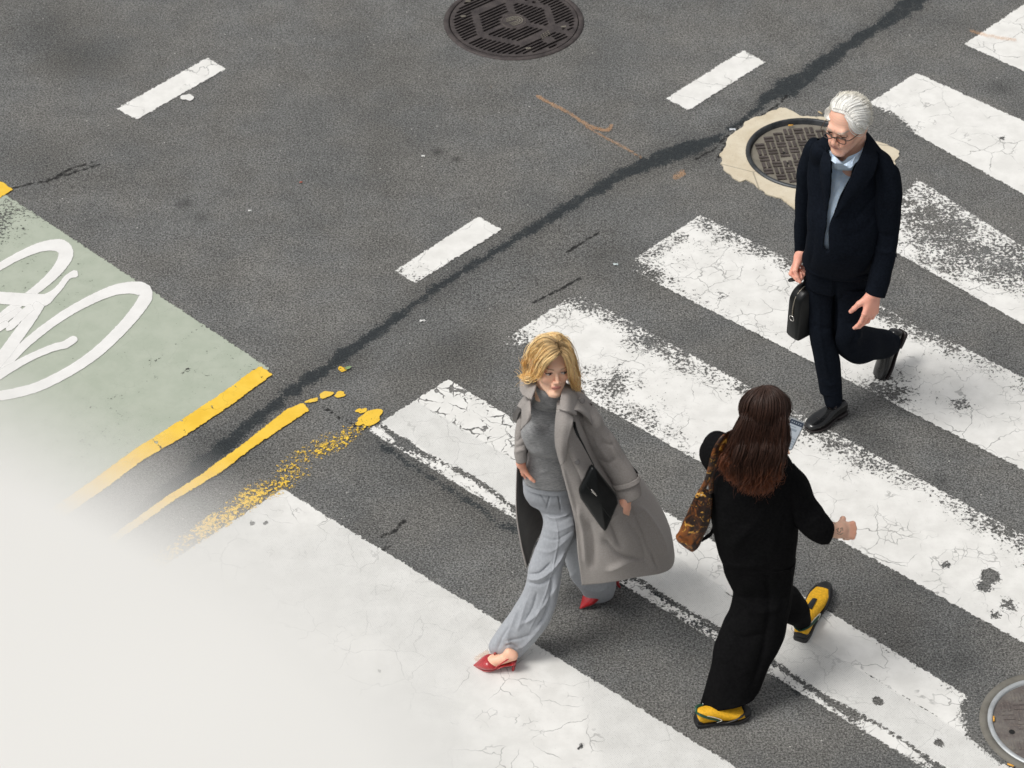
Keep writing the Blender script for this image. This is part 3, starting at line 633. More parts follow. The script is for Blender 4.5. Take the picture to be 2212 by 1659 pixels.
scrap(650, 395, .008, (.5, .15, .1), 'tiny red crumb on the asphalt above the green lane', 6)
scrap(*zc(800, 480, 3.16)(600, 862), .014, (.68, .68, .66), 'small white crumb beside the tar joint', 7)

# ================================================================== PARAPET (out of focus, right in front of the lens)
zt = CAM_H-.28
edge_pix = [(-1500, 340), (-700, 560), (-300, 715), (0, 868), (240, 985), (460, 1100), (670, 1240), (880, 1420), (1050, 1640), (1230, 2010), (1460, 2600)]
ep = cr_interp(np.array([G(px, py, zt)[:2] for px, py in edge_pix]), 60)
far_off = ep + np.array([-.42, -.42])
V, F = [], []
n_ = len(ep)
prof = [(0, -.10), (0, -.004), (.001, -.001), (.004, 0)]
for off, dz in prof:
    for q in ep: V.append((q[0]-off*.7, q[1]-off*.7, zt+dz))
for q in far_off: V.append((q[0], q[1], zt+.004))
for q in far_off: V.append((q[0], q[1], zt-.10))
F = gridF(len(prof)+2, n_); F = np.vstack([F, np.stack([np.arange(n_-1)+(len(prof)+1)*n_, np.arange(n_-1)+1+(len(prof)+1)*n_, np.arange(n_-1)+1, np.arange(n_-1)], 1)])
pp = empty('parapet', (ep[30][0]-.3, ep[30][1]-.3, 0)); lo = np.array(pp.location)
tag(pp, 'white parapet ledge close to the lens, out of focus across the lower left corner', 'parapet')
M_PAR = simple('white_painted_masonry', (.745, .735, .705), .8, var=.02)
link('coping', mesh('coping', np.array(V)-lo, F), M_PAR, pp)
i0, i1 = ep-[.10, .10], ep-[.32, .32]
V = [(*q, zt-.1) for q in i0]+[(*q, 0) for q in i0]+[(*q, 0) for q in i1]+[(*q, zt-.1) for q in i1]
link('wall', mesh('wall', np.array(V)-lo, gridF(4, n_)), M_PAR, pp)
# ================================================================== FIGURE TOOLKIT
def Pz(px, z, y):
    dep = y*cP-(z-CAM_H)*sP
    return np.array([(px-1106)/FPX*dep, y, z])
def unit(v): v = np.asarray(v, float); return v/(np.linalg.norm(v)+1e-12)
class SDF:
    """a smooth union of rounded primitives, meshed with surface nets"""
    def __init__(s): s.p = []
    def cap(s, a, b, ra, rb=None, k=.012, op=1): s.p.append(('c', np.array(a, float), np.array(b, float), ra, ra if rb is None else rb, k, op)); return s
    def chain(s, pts, rs, k=.012):
        for i in range(len(pts)-1): s.cap(pts[i], pts[i+1], rs[i], rs[i+1], k)
        return s
    def ell(s, c, r, R_=None, k=.012, op=1): s.p.append(('e', np.array(c, float), np.array(r, float), np.eye(3) if R_ is None else np.array(R_, float), 0, k, op)); return s
    def add(s, other, M_, T_=(0, 0, 0), sc_=1.0):
        """insert another SDF's primitives transformed by rotation M_ (3x3), scale and translation"""
        M_ = np.array(M_, float); T_ = np.array(T_, float)
        for q in other.p:
            if q[0] == 'c': s.p.append(('c', M_@q[1]*sc_+T_, M_@q[2]*sc_+T_, q[3]*sc_, q[4]*sc_, q[5]*sc_, q[6]))
            else: s.p.append(('e', M_@q[1]*sc_+T_, q[2]*sc_, q[3]@M_.T, 0, q[5]*sc_, q[6]))
        return s
    def ev(s, p):
        f = np.full(len(p), 1.0, np.float32)
        for q in s.p:
            if q[0] == 'c':
                ab = q[2]-q[1]; t = np.clip((p-q[1])@ab/(ab@ab+1e-12), 0, 1)
                d = np.linalg.norm(p-q[1]-t[:, None]*ab, axis=1)-(q[3]+(q[4]-q[3])*t)
            else:
                l = (p-q[1])@q[3].T; r = q[2]; k0 = np.linalg.norm(l/r, axis=1); k1 = np.linalg.norm(l/(r*r), axis=1)
                d = np.where(k0 < 1e-6, -r.min(), k0*(k0-1)/np.maximum(k1, 1e-9))
            k = q[5]
            if q[6] > 0:
                h = np.clip(.5+.5*(f-d)/k, 0, 1); f = f*(1-h)+d*h-k*h*(1-h)
            else:
                d = -d; h = np.clip(.5-.5*(f-d)/k, 0, 1); f = f*(1-h)+d*h+k*h*(1-h)
        return f
    def mesh(s, vox=.004, disp=None):
        pts, rr = [], []
        for q in s.p:
            if q[6] < 0: continue
            if q[0] == 'c': pts += [q[1]-q[3], q[1]+q[3], q[2]-q[4], q[2]+q[4]]
            else: pts += [q[1]-q[2].max(), q[1]+q[2].max()]
        lo = np.min(pts, 0)-3*vox; hi = np.max(pts, 0)+3*vox
        B = 8; nb = np.ceil((hi-lo)/(vox*B)).astype(int)+1
        bi = np.stack(np.meshgrid(*[np.arange(n) for n in nb], indexing='ij'), -1).reshape(-1, 3)
        cen = lo+(bi+.5)*B*vox; fc = s.ev(cen)
        act = bi[np.abs(fc) < B*vox*.95+.004]
        A = np.full(tuple(nb*B), 1.0, np.float32)
        loc_ = np.stack(np.meshgrid(*[np.arange(B)]*3, indexing='ij'), -1).reshape(-1, 3)
        for i in range(0, len(act), 600):
            idx = (act[i:i+600, None]*B+loc_[None]).reshape(-1, 3)
            pp = lo+idx*vox; v = s.ev(pp)
            if disp is not None: v = v-disp(pp)
            A[idx[:, 0], idx[:, 1], idx[:, 2]] = v
        # inactive interior blocks must be negative
        ina = np.ones(len(bi), bool); ina &= ~(np.abs(fc) < B*vox*.95+.004); neg = bi[ina & (fc < 0)]
        for b in neg: A[b[0]*B:(b[0]+1)*B, b[1]*B:(b[1]+1)*B, b[2]*B:(b[2]+1)*B] = -1
        return nets(A, lo, vox)
def nets(A, lo, vox):
    S = A < 0
    c = [S[dx:S.shape[0]-1+dx, dy:S.shape[1]-1+dy, dz:S.shape[2]-1+dz] for dx in (0, 1) for dy in (0, 1) for dz in (0, 1)]
    n = sum(x.astype(np.int8) for x in c); act = (n > 0) & (n < 8)
    idx = np.argwhere(act); vid = np.full(act.shape, -1, np.int32); vid[act] = np.arange(len(idx))
    off = np.array([(dx, dy, dz) for dx in (0, 1) for dy in (0, 1) for dz in (0, 1)])
    val = np.stack([A[idx[:, 0]+o[0], idx[:, 1]+o[1], idx[:, 2]+o[2]] for o in off], 1)
    acc = np.zeros((len(idx), 3)); cnt = np.zeros(len(idx))
    for i in range(8):
        for j in range(i+1, 8):
            if np.abs(off[i]-off[j]).sum() != 1: continue
            m = (val[:, i] < 0) != (val[:, j] < 0); t = val[m, i]/(val[m, i]-val[m, j])
            acc[m] += off[i]+t[:, None]*(off[j]-off[i]); cnt[m] += 1
    V = lo+(idx+acc/cnt[:, None])*vox; Fs = []
    for ax in range(3):
        sl0 = [slice(1, -1)]*3; a = A.shape
        u, v = (ax+1) % 3, (ax+2) % 3
        g = np.argwhere(S[tuple(slice(0, a[d]-1) if d == ax else slice(1, a[d]-1) for d in range(3))] != S[tuple(slice(1, a[d]) if d == ax else slice(1, a[d]-1) for d in range(3))])
        if len(g) == 0: continue
        g = g+np.array([0 if d == ax else 1 for d in range(3)])
        eu = np.eye(3, dtype=int)[u]; ev_ = np.eye(3, dtype=int)[v]
        q = [g-eu-ev_, g-ev_, g, g-eu]
        f = np.stack([vid[x[:, 0], x[:, 1], x[:, 2]] for x in q], 1)
        ins = S[g[:, 0], g[:, 1], g[:, 2]]
        f[~ins] = f[~ins][:, ::-1]; Fs.append(f)
    F = np.concatenate(Fs); F = F[(F >= 0).all(1)]
    return V, F

def head_sdf(fem=True):
    h = SDF()
    h.ell((0, .012, .035), (.074, .093, .083), k=.01)
    h.ell((0, -.03, -.030), (.056, .054, .078), k=.03)
    jw = .050 if fem else .056
    for s in (-1, 1):
        h.cap((s*jw, .005, -.045), (s*.014, -.066, -.104), .020, .014 if fem else .018, k=.022)
        h.ell((s*.036, -.055, -.030), (.023, .024, .022), k=.02)
    h.ell((0, -.074, -.103), (.017 if fem else .022, .015, .013), k=.018)
    h.cap((-.028, -.082, .020), (.028, -.082, .020), .010 if fem else .012, k=.02)
    for s in (-1, 1): h.ell((s*.031, -.103, .001), (.018, .019, .012), k=.014, op=-1)
    for s in (-1, 1): h.ell((s*.031, -.0765, .000), (.0145, .0125, .0115), k=.004)
    h.cap((0, -.083, .008), (0, -.103, -.033), .0065, .0085 if fem else .010, k=.010)
    for s in (-1, 1): h.ell((s*.0105, -.095, -.037), (.0075, .0085, .0065), k=.006)
    h.ell((0, -.088, -.062), (.022, .008, .016), k=.012)
    h.ell((0, -.0925, -.0590), (.0170, .0058, .0042), k=.004); h.ell((0, -.0918, -.0668), (.0140, .0062, .0050), k=.004)
    for s in (-1, 1):
        h.ell((s*.076, .012, -.008), (.008, .018, .031), k=.006); h.ell((s*.085, .004, -.004), (.006, .009, .016), k=.005, op=-1)
    h.cap((0, .025, -.06), (0, .040, -.175), .047 if fem else .058, .052 if fem else .064, k=.02)
    return h
def head_color(l, fem=True, skin=(.62, .36, .25), age=0):
    """albedo of skin, lips, brows and eyes from local head coordinates"""
    x, y, z = l[:, 0], l[:, 1], l[:, 2]; ax = np.abs(x)
    c = np.tile(np.array(skin, float), (len(l), 1))
    def bl(m, col, a=1.0): m = np.clip(m*a, 0, 1)[:, None]; c[:] = c*(1-m)+np.array(col)*m
    fr = np.clip((-y-.03)/.02, 0, 1)
    bl(fr*np.exp(-((ax-.04)/.02)**2-((z+.035)/.022)**2), (skin[0]*1.02, skin[1]*.80, skin[2]*.75), .55)
    bl(fr*np.exp(-(ax/.014)**2-((z+.035)/.014)**2), (skin[0]*1.02, skin[1]*.82, skin[2]*.78), .45)
    lip = fr*np.clip(1.25-np.sqrt((x/.0195)**2+((z+.063)/.0085)**2), 0, .25)*4
    bl(lip, (.62, .25, .21) if fem else (.50, .24, .19), .9)
    bl(fr*np.exp(-((z+.0632)/.0014)**2)*(ax < .020), (.16, .05, .04), .8)
    # brows
    bz = .0205+.004*np.sin(np.clip((ax-.014)/.034, 0, 1)*2.6)
    bl(fr*np.exp(-((z-bz)/(.0026 if fem else .0035))**2)*np.clip((ax-.012)/.004, 0, 1)*np.clip((.051-ax)/.006, 0, 1), (.20, .12, .07) if fem else (.55, .50, .45), .85)
    return c
def eye_paint(c, l, look=(0, 0), lid=.35, iris=(.10, .13, .13)):
    for s in (-1, 1):
        x = l[:, 0]-s*.031; z = l[:, 2]; y = l[:, 1]; fr = (y < -.068)
        op = fr & ((x/.0135)**2+((z+.001)/(.0062*(1-lid)+.0012))**2 < 1)
        c[op] = (.62, .58, .55)
        ir = op & ((x-look[0])**2+(z-look[1])**2 < .0056**2); c[ir] = iris
        pu = op & ((x-look[0])**2+(z-look[1])**2 < .0026**2); c[pu] = (.01, .01, .01)
        top = (.0062*(1-lid)+.0012)*np.sqrt(np.clip(1-(x/.0145)**2, 0, 1))-.001
        la = fr & (np.abs(x) < .0145) & (np.abs(z-top) < .0023); c[la] = (.045, .025, .02)
        cr_ = fr & (np.abs(x) < .0145) & (np.abs(z-top-.0055) < .0013); c[cr_] = c[cr_]*.7
        lo_ = fr & (np.abs(x) < .0125) & (np.abs(z+top+.002) < .0012); c[lo_] = c[lo_]*.55
    return c
def rotm(yaw=0, pitch=0, roll=0):
    """local head frame: face looks along -Y, yaw turns it to +x, pitch > 0 looks down, roll tips the crown to +x"""
    cy_, sy_ = math.cos(yaw), math.sin(yaw); Rz = np.array([[cy_, -sy_, 0], [sy_, cy_, 0], [0, 0, 1]])
    cx_, sx_ = math.cos(pitch), math.sin(pitch); Rx = np.array([[1, 0, 0], [0, cx_, -sx_], [0, sx_, cx_]])
    cr_, sr_ = math.cos(roll), math.sin(roll); Ry = np.array([[cr_, 0, sr_], [0, 1, 0], [-sr_, 0, cr_]])
    return Rz@Rx@Ry
def hand_sdf(side=1, curl=(.3, .35, .4, .45), thumb=.4, spread=.10, tcurl=.3, arm=.07):
    """wrist at the origin, fingers along +Y, palm faces -Z, thumb on the side*X side; curl = bend of each joint (radians)"""
    h = SDF()
    xs = [s*side for s in (.030, .010, -.011, -.030)]; ky = [.088, .092, .088, .080]; rs = [.0118, .0122, .0116, .0105]
    for x, y, r in zip(xs, ky, rs): h.cap((x*.55, .005, 0), (x, y, .001), .0145, r, k=.014)
    h.cap((0, -arm, 0), (0, .0, 0), .0225+arm*.05, .0225, k=.02); h.cap((side*.008, -arm, 0), (side*.010, .0, 0), .0205, .018, k=.02)
    h.ell((side*.024, .035, -.010), (.016, .030, .014), k=.012)
    Ls = [(.044, .026, .021), (.049, .030, .022), (.045, .028, .022), (.036, .021, .020)]
    for i, (x, y, L) in enumerate(zip(xs, ky, Ls)):
        p = np.array([x, y, .000]); a = 0; out = (.5-i/3.0)*2*spread*side; r = rs[i]*.82
        for j, l_ in enumerate(L):
            a += curl[i]*(1.0, 1.15, .8)[j]
            d = np.array([math.sin(out)*math.cos(a), math.cos(out)*math.cos(a), -math.sin(a)])
            q = p+d*l_; h.cap(p, q, r, r*.91, k=.0045 if j else .006); p = q; r *= .91
    a = thumb; p = np.array([side*.022, .018, -.006]); q = p+np.array([side*math.sin(.75), math.cos(.75), -.30])*.045
    h.cap(p, q, .0155, .0125, k=.012)
    d2 = unit([side*math.sin(.75-a), math.cos(.75-a), -.35-tcurl]); r_ = q+d2*.033; h.cap(q, r_, .0120, .0105, k=.006)
    d3 = unit([side*math.sin(.5-a), math.cos(.5-a), -.45-tcurl*1.5]); h.cap(r_, r_+d3*.026, .0103, .0088, k=.005)
    return h
def basis(ydir, zdir):
    y = unit(ydir); z = np.array(zdir, float); z = unit(z-(z@y)*y); return np.stack([np.cross(y, z), y, z], 1)

# ---- tubes traced between two outlines
def se(th, e): 
    c_, s_ = np.cos(th), np.sin(th); return np.sign(c_)*np.abs(c_)**e, np.sign(s_)*np.abs(s_)**e
def otube(rows, y0, ratio=.7, st=.008, seg=64, e=.9, wr=None, folds=(), cap0=True, cap1=True, swell=0.0, cut=None, ramp=True):
    """rows: ((lx,ly),(rx,ry),dy[,ratio]); returns V,F. wr(S,th,P,nrm)->displacement; folds: (polyline px, half width px, height m)"""
    A_ = []
    for r in rows:
        L = P(r[0][0], r[0][1], y0+(r[2] if np.isscalar(r[2]) else r[2][0])); R_ = P(r[1][0], r[1][1], y0+(r[2] if np.isscalar(r[2]) else r[2][1]))
        A_.append(np.r_[L, R_, r[3] if len(r) > 3 else ratio])
    A_ = np.array(A_); cc = (A_[:, :3]+A_[:, 3:6])/2; L_ = np.linalg.norm(np.diff(cc, axis=0), axis=1).sum()
    n = max(6, int(L_/st)); A_ = cr_interp(A_, n)
    c = (A_[:, :3]+A_[:, 3:6])/2; w_ = (A_[:, 3:6]-A_[:, :3])/2; wl = np.linalg.norm(w_, axis=1, keepdims=True)
    t = np.gradient(c, axis=0); t /= np.linalg.norm(t, axis=1, keepdims=True)+1e-12
    d = np.cross(t, w_); d /= np.linalg.norm(d, axis=1, keepdims=True)+1e-12
    d = np.where((d[:, 1] > 0)[:, None], -d, d)          # towards the camera
    th = np.linspace(0, 2*np.pi, seg, endpoint=False); cx_, sx_ = se(th, e)
    V = c[:, None]+w_[:, None]*cx_[None, :, None]+(d*wl*A_[:, 6:7])[:, None]*sx_[None, :, None]
    V = finish_surface(V, wr, folds, wrap=True)
    F = gridF(n, seg, True); V = V.reshape(-1, 3)
    F4 = [tuple(f) for f in F] if (cap0 or cap1) else F
    # outward orientation
    f = F[len(F)//2]; nn = np.cross(V[f[1]]-V[f[0]], V[f[2]]-V[f[1]]); ce = c[min(n-1, (len(F)//2)//seg)]
    flip = (nn@(V[f[0]]-ce)) < 0
    extra = []; Vx = [V]
    for on, k_ in ((cap0, 0), (cap1, n-1)):
        if not on: continue
        i0 = sum(len(x) for x in Vx); ring = V[k_*seg:(k_+1)*seg]; m = ring.mean(0)
        ti = (c[1]-c[0]) if k_ == 0 else (c[-2]-c[-1]); inn = m+(ring-m)*.86+unit(ti)*.012
        Vx.append(inn); Vx.append((m+unit(ti)*.012)[None])
        for j in range(seg):
            j2 = (j+1) % seg; a_, b_ = k_*seg+j, k_*seg+j2
            q = (a_, i0+j, i0+j2, b_) if k_ == 0 else (a_, b_, i0+j2, i0+j)
            extra.append(q); extra.append((i0+j, i0+seg, i0+j2) if k_ == 0 else (i0+j, i0+j2, i0+seg))
    V = np.concatenate(Vx)
    if cap0 or cap1:
        Fa = F4+extra
        if flip: Fa = [tuple(f[::-1]) for f in Fa]
        return V, Fa
    return V, (F[:, ::-1] if flip else F)
def finish_surface(V, wr, folds, wrap):
    n, m = V.shape[:2]
    du = np.gradient(V, axis=0)
    dv = (np.roll(V, -1, 1)-np.roll(V, 1, 1))/2 if wrap else np.gradient(V, axis=1)
    nr = np.cross(dv, du); nr /= np.linalg.norm(nr, axis=2, keepdims=True)+1e-12
    if wrap:
        ce = V.mean(1, keepdims=True); s_ = np.sign(((V-ce)*nr).sum(-1, keepdims=True).mean(1, keepdims=True)); nr = nr*s_
    else:
        cam_p = np.array([0, 0, CAM_H]); s_ = np.sign(((cam_p-V)*nr).sum(-1)[:, :max(2, int(m*.3))].mean()); nr = nr*s_
    dsp = np.zeros((n, m))
    if wr is not None:
        S = np.broadcast_to(np.linspace(0, 1, n)[:, None], (n, m)); T = np.broadcast_to(np.linspace(0, 1, m)[None], (n, m)); dsp += wr(S, T, V)
    if folds:
        q = proj(V.reshape(-1, 3)); face = (((np.array([0, 0, CAM_H])-V)*nr).sum(-1) > 0).ravel()
        for pl, hw, am in folds:
            pl = cr_interp(np.array(pl, float), max(8, len(pl)*4)) if len(pl) > 2 else np.array(pl, float)
            tot = np.full(len(q), 1e9); tt = np.zeros(len(q)); acc = 0; Lt = np.linalg.norm(np.diff(pl, axis=0), axis=1).sum()
            for a_, b_ in zip(pl[:-1], pl[1:]):
                d_, t_ = seg_dist(q, a_, b_); l_ = np.linalg.norm(b_-a_); m_ = d_ < tot; tot = np.where(m_, d_, tot); tt = np.where(m_, (acc+t_*l_)/Lt, tt); acc += l_
            prof_ = np.exp(-(tot/hw)**1.35)*np.clip(np.minimum(tt, 1-tt)*6+.15, 0, 1)
            dsp += (am*1.05*prof_*face).reshape(n, m)
    return V+nr*dsp[..., None]
def patch(ctrl, nu, nv):
    """surface through a grid of world points ctrl (a,b,3)"""
    ctrl = np.array(ctrl, float); a, b = ctrl.shape[:2]
    r = np.stack([cr_interp(ctrl[:, j], nu) for j in range(b)], 1)
    return np.stack([cr_interp(r[i], nv) for i in range(nu)], 0)
def sheet(ctrl, y0, st=.008, wr=None, folds=(), thick=.003, world=False, cut=None):
    """thick cloth through control points given as (px,py,dy)"""
    C = np.array([[(q if world else P(q[0], q[1], y0+q[2])) for q in row] for row in ctrl], float)
    lu = max(np.linalg.norm(np.diff(C[:, j], axis=0), axis=1).sum() for j in range(C.shape[1])); lv = max(np.linalg.norm(np.diff(C[i], axis=0), axis=1).sum() for i in range(C.shape[0]))
    nu, nv = max(4, int(lu/st)+2), max(4, int(lv/st)+2)
    V = patch(C, nu, nv); V = finish_surface(V, wr, folds, False)
    du = np.gradient(V, axis=0); dv = np.gradient(V, axis=1); nr = np.cross(dv, du); nr /= np.linalg.norm(nr, axis=2, keepdims=True)+1e-12
    nr *= np.sign(((np.array([0, 0, CAM_H])-V)*nr).sum(-1).mean())
    A_ = (V+nr*thick/2).reshape(-1, 3); B_ = (V-nr*thick/2).reshape(-1, 3)
    F = gridF(nu, nv); k_ = nu*nv
    per = [(0, j) for j in range(nv)]+[(i, nv-1) for i in range(1, nu)]+[(nu-1, j) for j in range(nv-2, -1, -1)]+[(i, 0) for i in range(nu-2, 0, -1)]
    pi = np.array([i*nv+j for i, j in per]); pj = np.roll(pi, -1)
    Fs = np.concatenate([F, F[:, ::-1]+k_, np.stack([pi, pj, pj+k_, pi+k_], 1)[:, ::-1]])
    VV = np.concatenate([A_, B_]); f = F[len(F)//2]; nn = np.cross(VV[f[1]]-VV[f[0]], VV[f[2]]-VV[f[1]])
    if nn@nr.reshape(-1, 3)[f[0]] < 0: Fs = Fs[:, ::-1]
    return VV, Fs
def tube(pts, rs, seg=10, n=None, flat=1.0, up=(0, 0, 1)):
    pts = np.array(pts, float); rs = np.broadcast_to(np.array(rs, float), (len(pts),))
    A_ = cr_interp(np.c_[pts, rs], n or len(pts)*6); c = A_[:, :3]; t = np.gradient(c, axis=0); t /= np.linalg.norm(t, axis=1, keepdims=True)+1e-12
    up = np.array(up, float); a_ = np.cross(t, up); a_ /= np.linalg.norm(a_, axis=1, keepdims=True)+1e-9; b_ = np.cross(a_, t)
    th = np.linspace(0, 2*np.pi, seg, endpoint=False)
    V = c[:, None]+A_[:, 3][:, None, None]*(a_[:, None]*np.cos(th)[None, :, None]+flat*b_[:, None]*np.sin(th)[None, :, None])
    F = gridF(len(c), seg, True); nV = V.reshape(-1, 3)
    Fl = [tuple(f[::-1]) for f in F]+[tuple(range(seg)), tuple(range(len(nV)-1, len(nV)-seg-1, -1))]
    return nV, Fl
def smooth_rim(V, F, it=14):
    from collections import Counter
    cnt = Counter()
    for f in F:
        for i in range(len(f)): a_, b_ = int(f[i]), int(f[(i+1) % len(f)]); cnt[(min(a_, b_), max(a_, b_))] += 1
    nb = {}
    for (a_, b_), n_ in cnt.items():
        if n_ == 1: nb.setdefault(a_, []).append(b_); nb.setdefault(b_, []).append(a_)
    ids = np.array([i for i in nb if len(nb[i]) == 2]); N2 = np.array([nb[i] for i in ids])
    V = V.copy()
    for _ in range(it): V[ids] = .4*V[ids]+.3*(V[N2[:, 0]]+V[N2[:, 1]])
    return V
def part(name, VF, mat, root, cols=None, smooth=True, label=None, cut=None, solid=0):
    V, F = VF; V = np.asarray(V, float)
    if cut is not None:
        poly, ok = cut; q = proj(V); ins = inpoly(q, poly) & ok(V); F = [f for f in F if not all(ins[i] for i in f)]
    if cut is not None: V = smooth_rim(V, F)
    o = link(name, mesh(name, V-np.array(root.location), F if isinstance(F, np.ndarray) else list(F), smooth, cols=cols), mat, root)
    if solid: m_ = o.modifiers.new('solid', 'SOLIDIFY'); m_.thickness = solid; m_.offset = -1
    if label: o['label'] = label
    return o
def inpoly(q, poly):
    x, y = q[:, 0], q[:, 1]; r = np.zeros(len(q), bool); n = len(poly)
    for i in range(n):
        x1, y1 = poly[i]; x2, y2 = poly[(i+1) % n]
        c_ = ((y1 > y) != (y2 > y)) & (x < (x2-x1)*(y-y1)/((y2-y1) if y2 != y1 else 1e-9)+x1); r ^= c_
    return r
def locks(guides, y0, n=60, wave=.0, seed=0, thin=.0009, seg=18, tipfree=1.3):
    """hair: each guide ((px,py,dy,radius),...) becomes many fine tapered strands; returns V,F,t (position along the strand), r (random per strand)"""
    rg = np.random.default_rng(seed); Vs, Fs, Ts, Rs, o = [], [], [], [], 0
    for g in guides:
        A_ = g if isinstance(g, np.ndarray) else np.array([np.r_[P(q[0], q[1], y0+q[2]), q[3]] for q in g]); A_ = cr_interp(A_, seg)
        t = np.gradient(A_[:, :3], axis=0); t /= np.linalg.norm(t, axis=1, keepdims=True)+1e-9
        view = np.array([0, 0, CAM_H])-A_[:, :3]; a_ = np.cross(t, view); a_ /= np.linalg.norm(a_, axis=1, keepdims=True)+1e-9; b_ = np.cross(a_, t)
        s = np.linspace(0, 1, seg)
        k = max(6, int(n*A_[:, 3].mean()/.02))
        for j in range(k):
            ph = rg.random()*6.28; rr = math.sqrt(rg.random())*(1.0 if rg.random() > .12 else 1.35); amp = wave*(.5+rg.random()); fr = 9+rg.random()*8
            c = A_[:, :3]+A_[:, 3:4]*rr*(a_*math.cos(ph)+b_*math.sin(ph)*.8)*(1+.0*s[:, None])
            c = c+a_*(amp*np.sin(fr*s+ph)*s**1.2)[:, None]+b_*(amp*.7*np.cos(fr*s*.9+ph*2)*s**1.2)[:, None]
            c = c+(rg.normal(size=3)*.004)*(s**3)[:, None]*tipfree
            c = c+(a_*(rg.normal()*.0035)+b_*(rg.normal()*.002))*np.sin(np.pi*np.clip(s*(.7+.6*rg.random()), 0, 1))[:, None]
            hw = thin*(1+rg.random()*.8)*(1-.75*s**4)
            V = np.stack([c+a_*hw[:, None], c+b_*hw[:, None]*1.2, c-a_*hw[:, None]], 1)
            Vs.append(V.reshape(-1, 3)); F = gridF(seg, 3, True)+o; Fs.append(F); o += seg*3
            Ts.append(np.repeat(s, 3)); Rs.append(np.full(seg*3, rg.random()))
    return np.concatenate(Vs), np.concatenate(Fs), np.concatenate(Ts), np.concatenate(Rs)

# ---- cloth, skin, leather
def skin_mat(name):
    a = N(name); col = a.attr('skin', True); c = a.obj(); n = a.noise(c, 140, 3); n2 = a.noise(c, 22, 3)
    col = a.mix(a.ramp(n2, .35, .65, .0, .22), col, a.mix(1.0, col, (.95, .72, .66), 'MULTIPLY'))
    a.P(Base_Color=col, Roughness=.48, Subsurface_Weight=.12, Subsurface_Radius=(.012, .004, .002), Subsurface_Scale=1.0, Specular_IOR_Level=.4); a.bump(n, .12, .001); return a.m
def cloth(name, ca, cb, scale=(60, 60, 60), rough=.9, weave=900, sheen=.25, bump=.35, spec=.2, lowvar=0):
    a = N(name); c = a.obj(); n = a.noise(a.map(c, scale=scale), 1.0, 4, .65); w1 = a.noise(c, weave, 2, .5); lo = a.noise(c, 7, 3)
    col = a.mix(a.ramp(n, .32, .68), ca, cb)
    if lowvar: col = a.mix(a.ramp(lo, .3, .7, 0, lowvar), col, ca)
    a.P(Base_Color=col, Roughness=rough, Sheen_Weight=sheen, Sheen_Roughness=.5, Specular_IOR_Level=spec)
    a.bump(a.math('ADD', w1, a.math('MULTIPLY', n, .8)), bump, .0012); return a.m
def leather(name, col, rough=.35, spec=.5, bump=.25, coat=.0):
    a = N(name); c = a.obj(); n = a.noise(c, 90, 4, .6)
    a.P(Base_Color=a.mix(a.ramp(n, .3, .7), tuple(v*.85 for v in col), tuple(min(1, v*1.15) for v in col)), Roughness=rough, Specular_IOR_Level=spec, Coat_Weight=coat, Coat_Roughness=.12); a.bump(n, bump, .0015); return a.m
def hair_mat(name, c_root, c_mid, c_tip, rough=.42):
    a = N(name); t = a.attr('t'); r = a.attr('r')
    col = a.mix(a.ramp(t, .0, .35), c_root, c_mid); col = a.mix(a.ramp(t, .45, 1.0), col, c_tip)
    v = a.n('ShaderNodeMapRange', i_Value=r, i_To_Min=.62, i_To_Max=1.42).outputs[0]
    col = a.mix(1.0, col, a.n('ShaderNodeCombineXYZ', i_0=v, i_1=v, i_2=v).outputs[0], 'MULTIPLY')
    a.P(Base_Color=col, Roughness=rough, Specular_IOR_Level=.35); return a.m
def person(name, loc, label): 
    e = empty(name, loc); tag(e, label, 'person'); return e
M_SKIN = skin_mat('skin')

# ---- shoes: sections along the sole from heel to toe
def shoe_frame(heel, toe, up):
    heel = np.array(heel, float); toe = np.array(toe, float); f = unit(toe-heel); u = np.array(up, float); u = unit(u-(u@f)*f); return heel, np.stack([np.cross(f, u), f, u], 1), np.linalg.norm(toe-heel)
def shoe_loft(sec, fr, seg=28, lift=0.0, e=.85):
    """sec rows: (t along length, half width, bottom z, top z, sideways shift); z in metres"""
    heel, M_, L = fr; S = cr_interp(np.array(sec, float), 40)
    th = np.linspace(0, 2*np.pi, seg, endpoint=False); cx_, sx_ = se(th, e); V = []
    for t, hw, zb, zt_, sh in S:
        zc_ = (zb+zt_)/2; hz = (zt_-zb)/2
        l = np.stack([sh+hw*cx_, np.full(seg, t*L), zc_+hz*sx_+lift], 1); V.append(heel+l@M_.T)
    V = np.concatenate(V); F = gridF(40, seg, True); Fl = [tuple(f) for f in F]+[tuple(range(seg-1, -1, -1)), tuple(range(39*seg, 40*seg))]
    c = V.mean(0); f = Fl[20*seg]; nn = np.cross(V[f[1]]-V[f[0]], V[f[2]]-V[f[1]]); cs = V[20*seg:21*seg].mean(0)
    if nn@(V[f[0]]-cs) < 0: Fl = [x[::-1] for x in Fl]
    return V, Fl

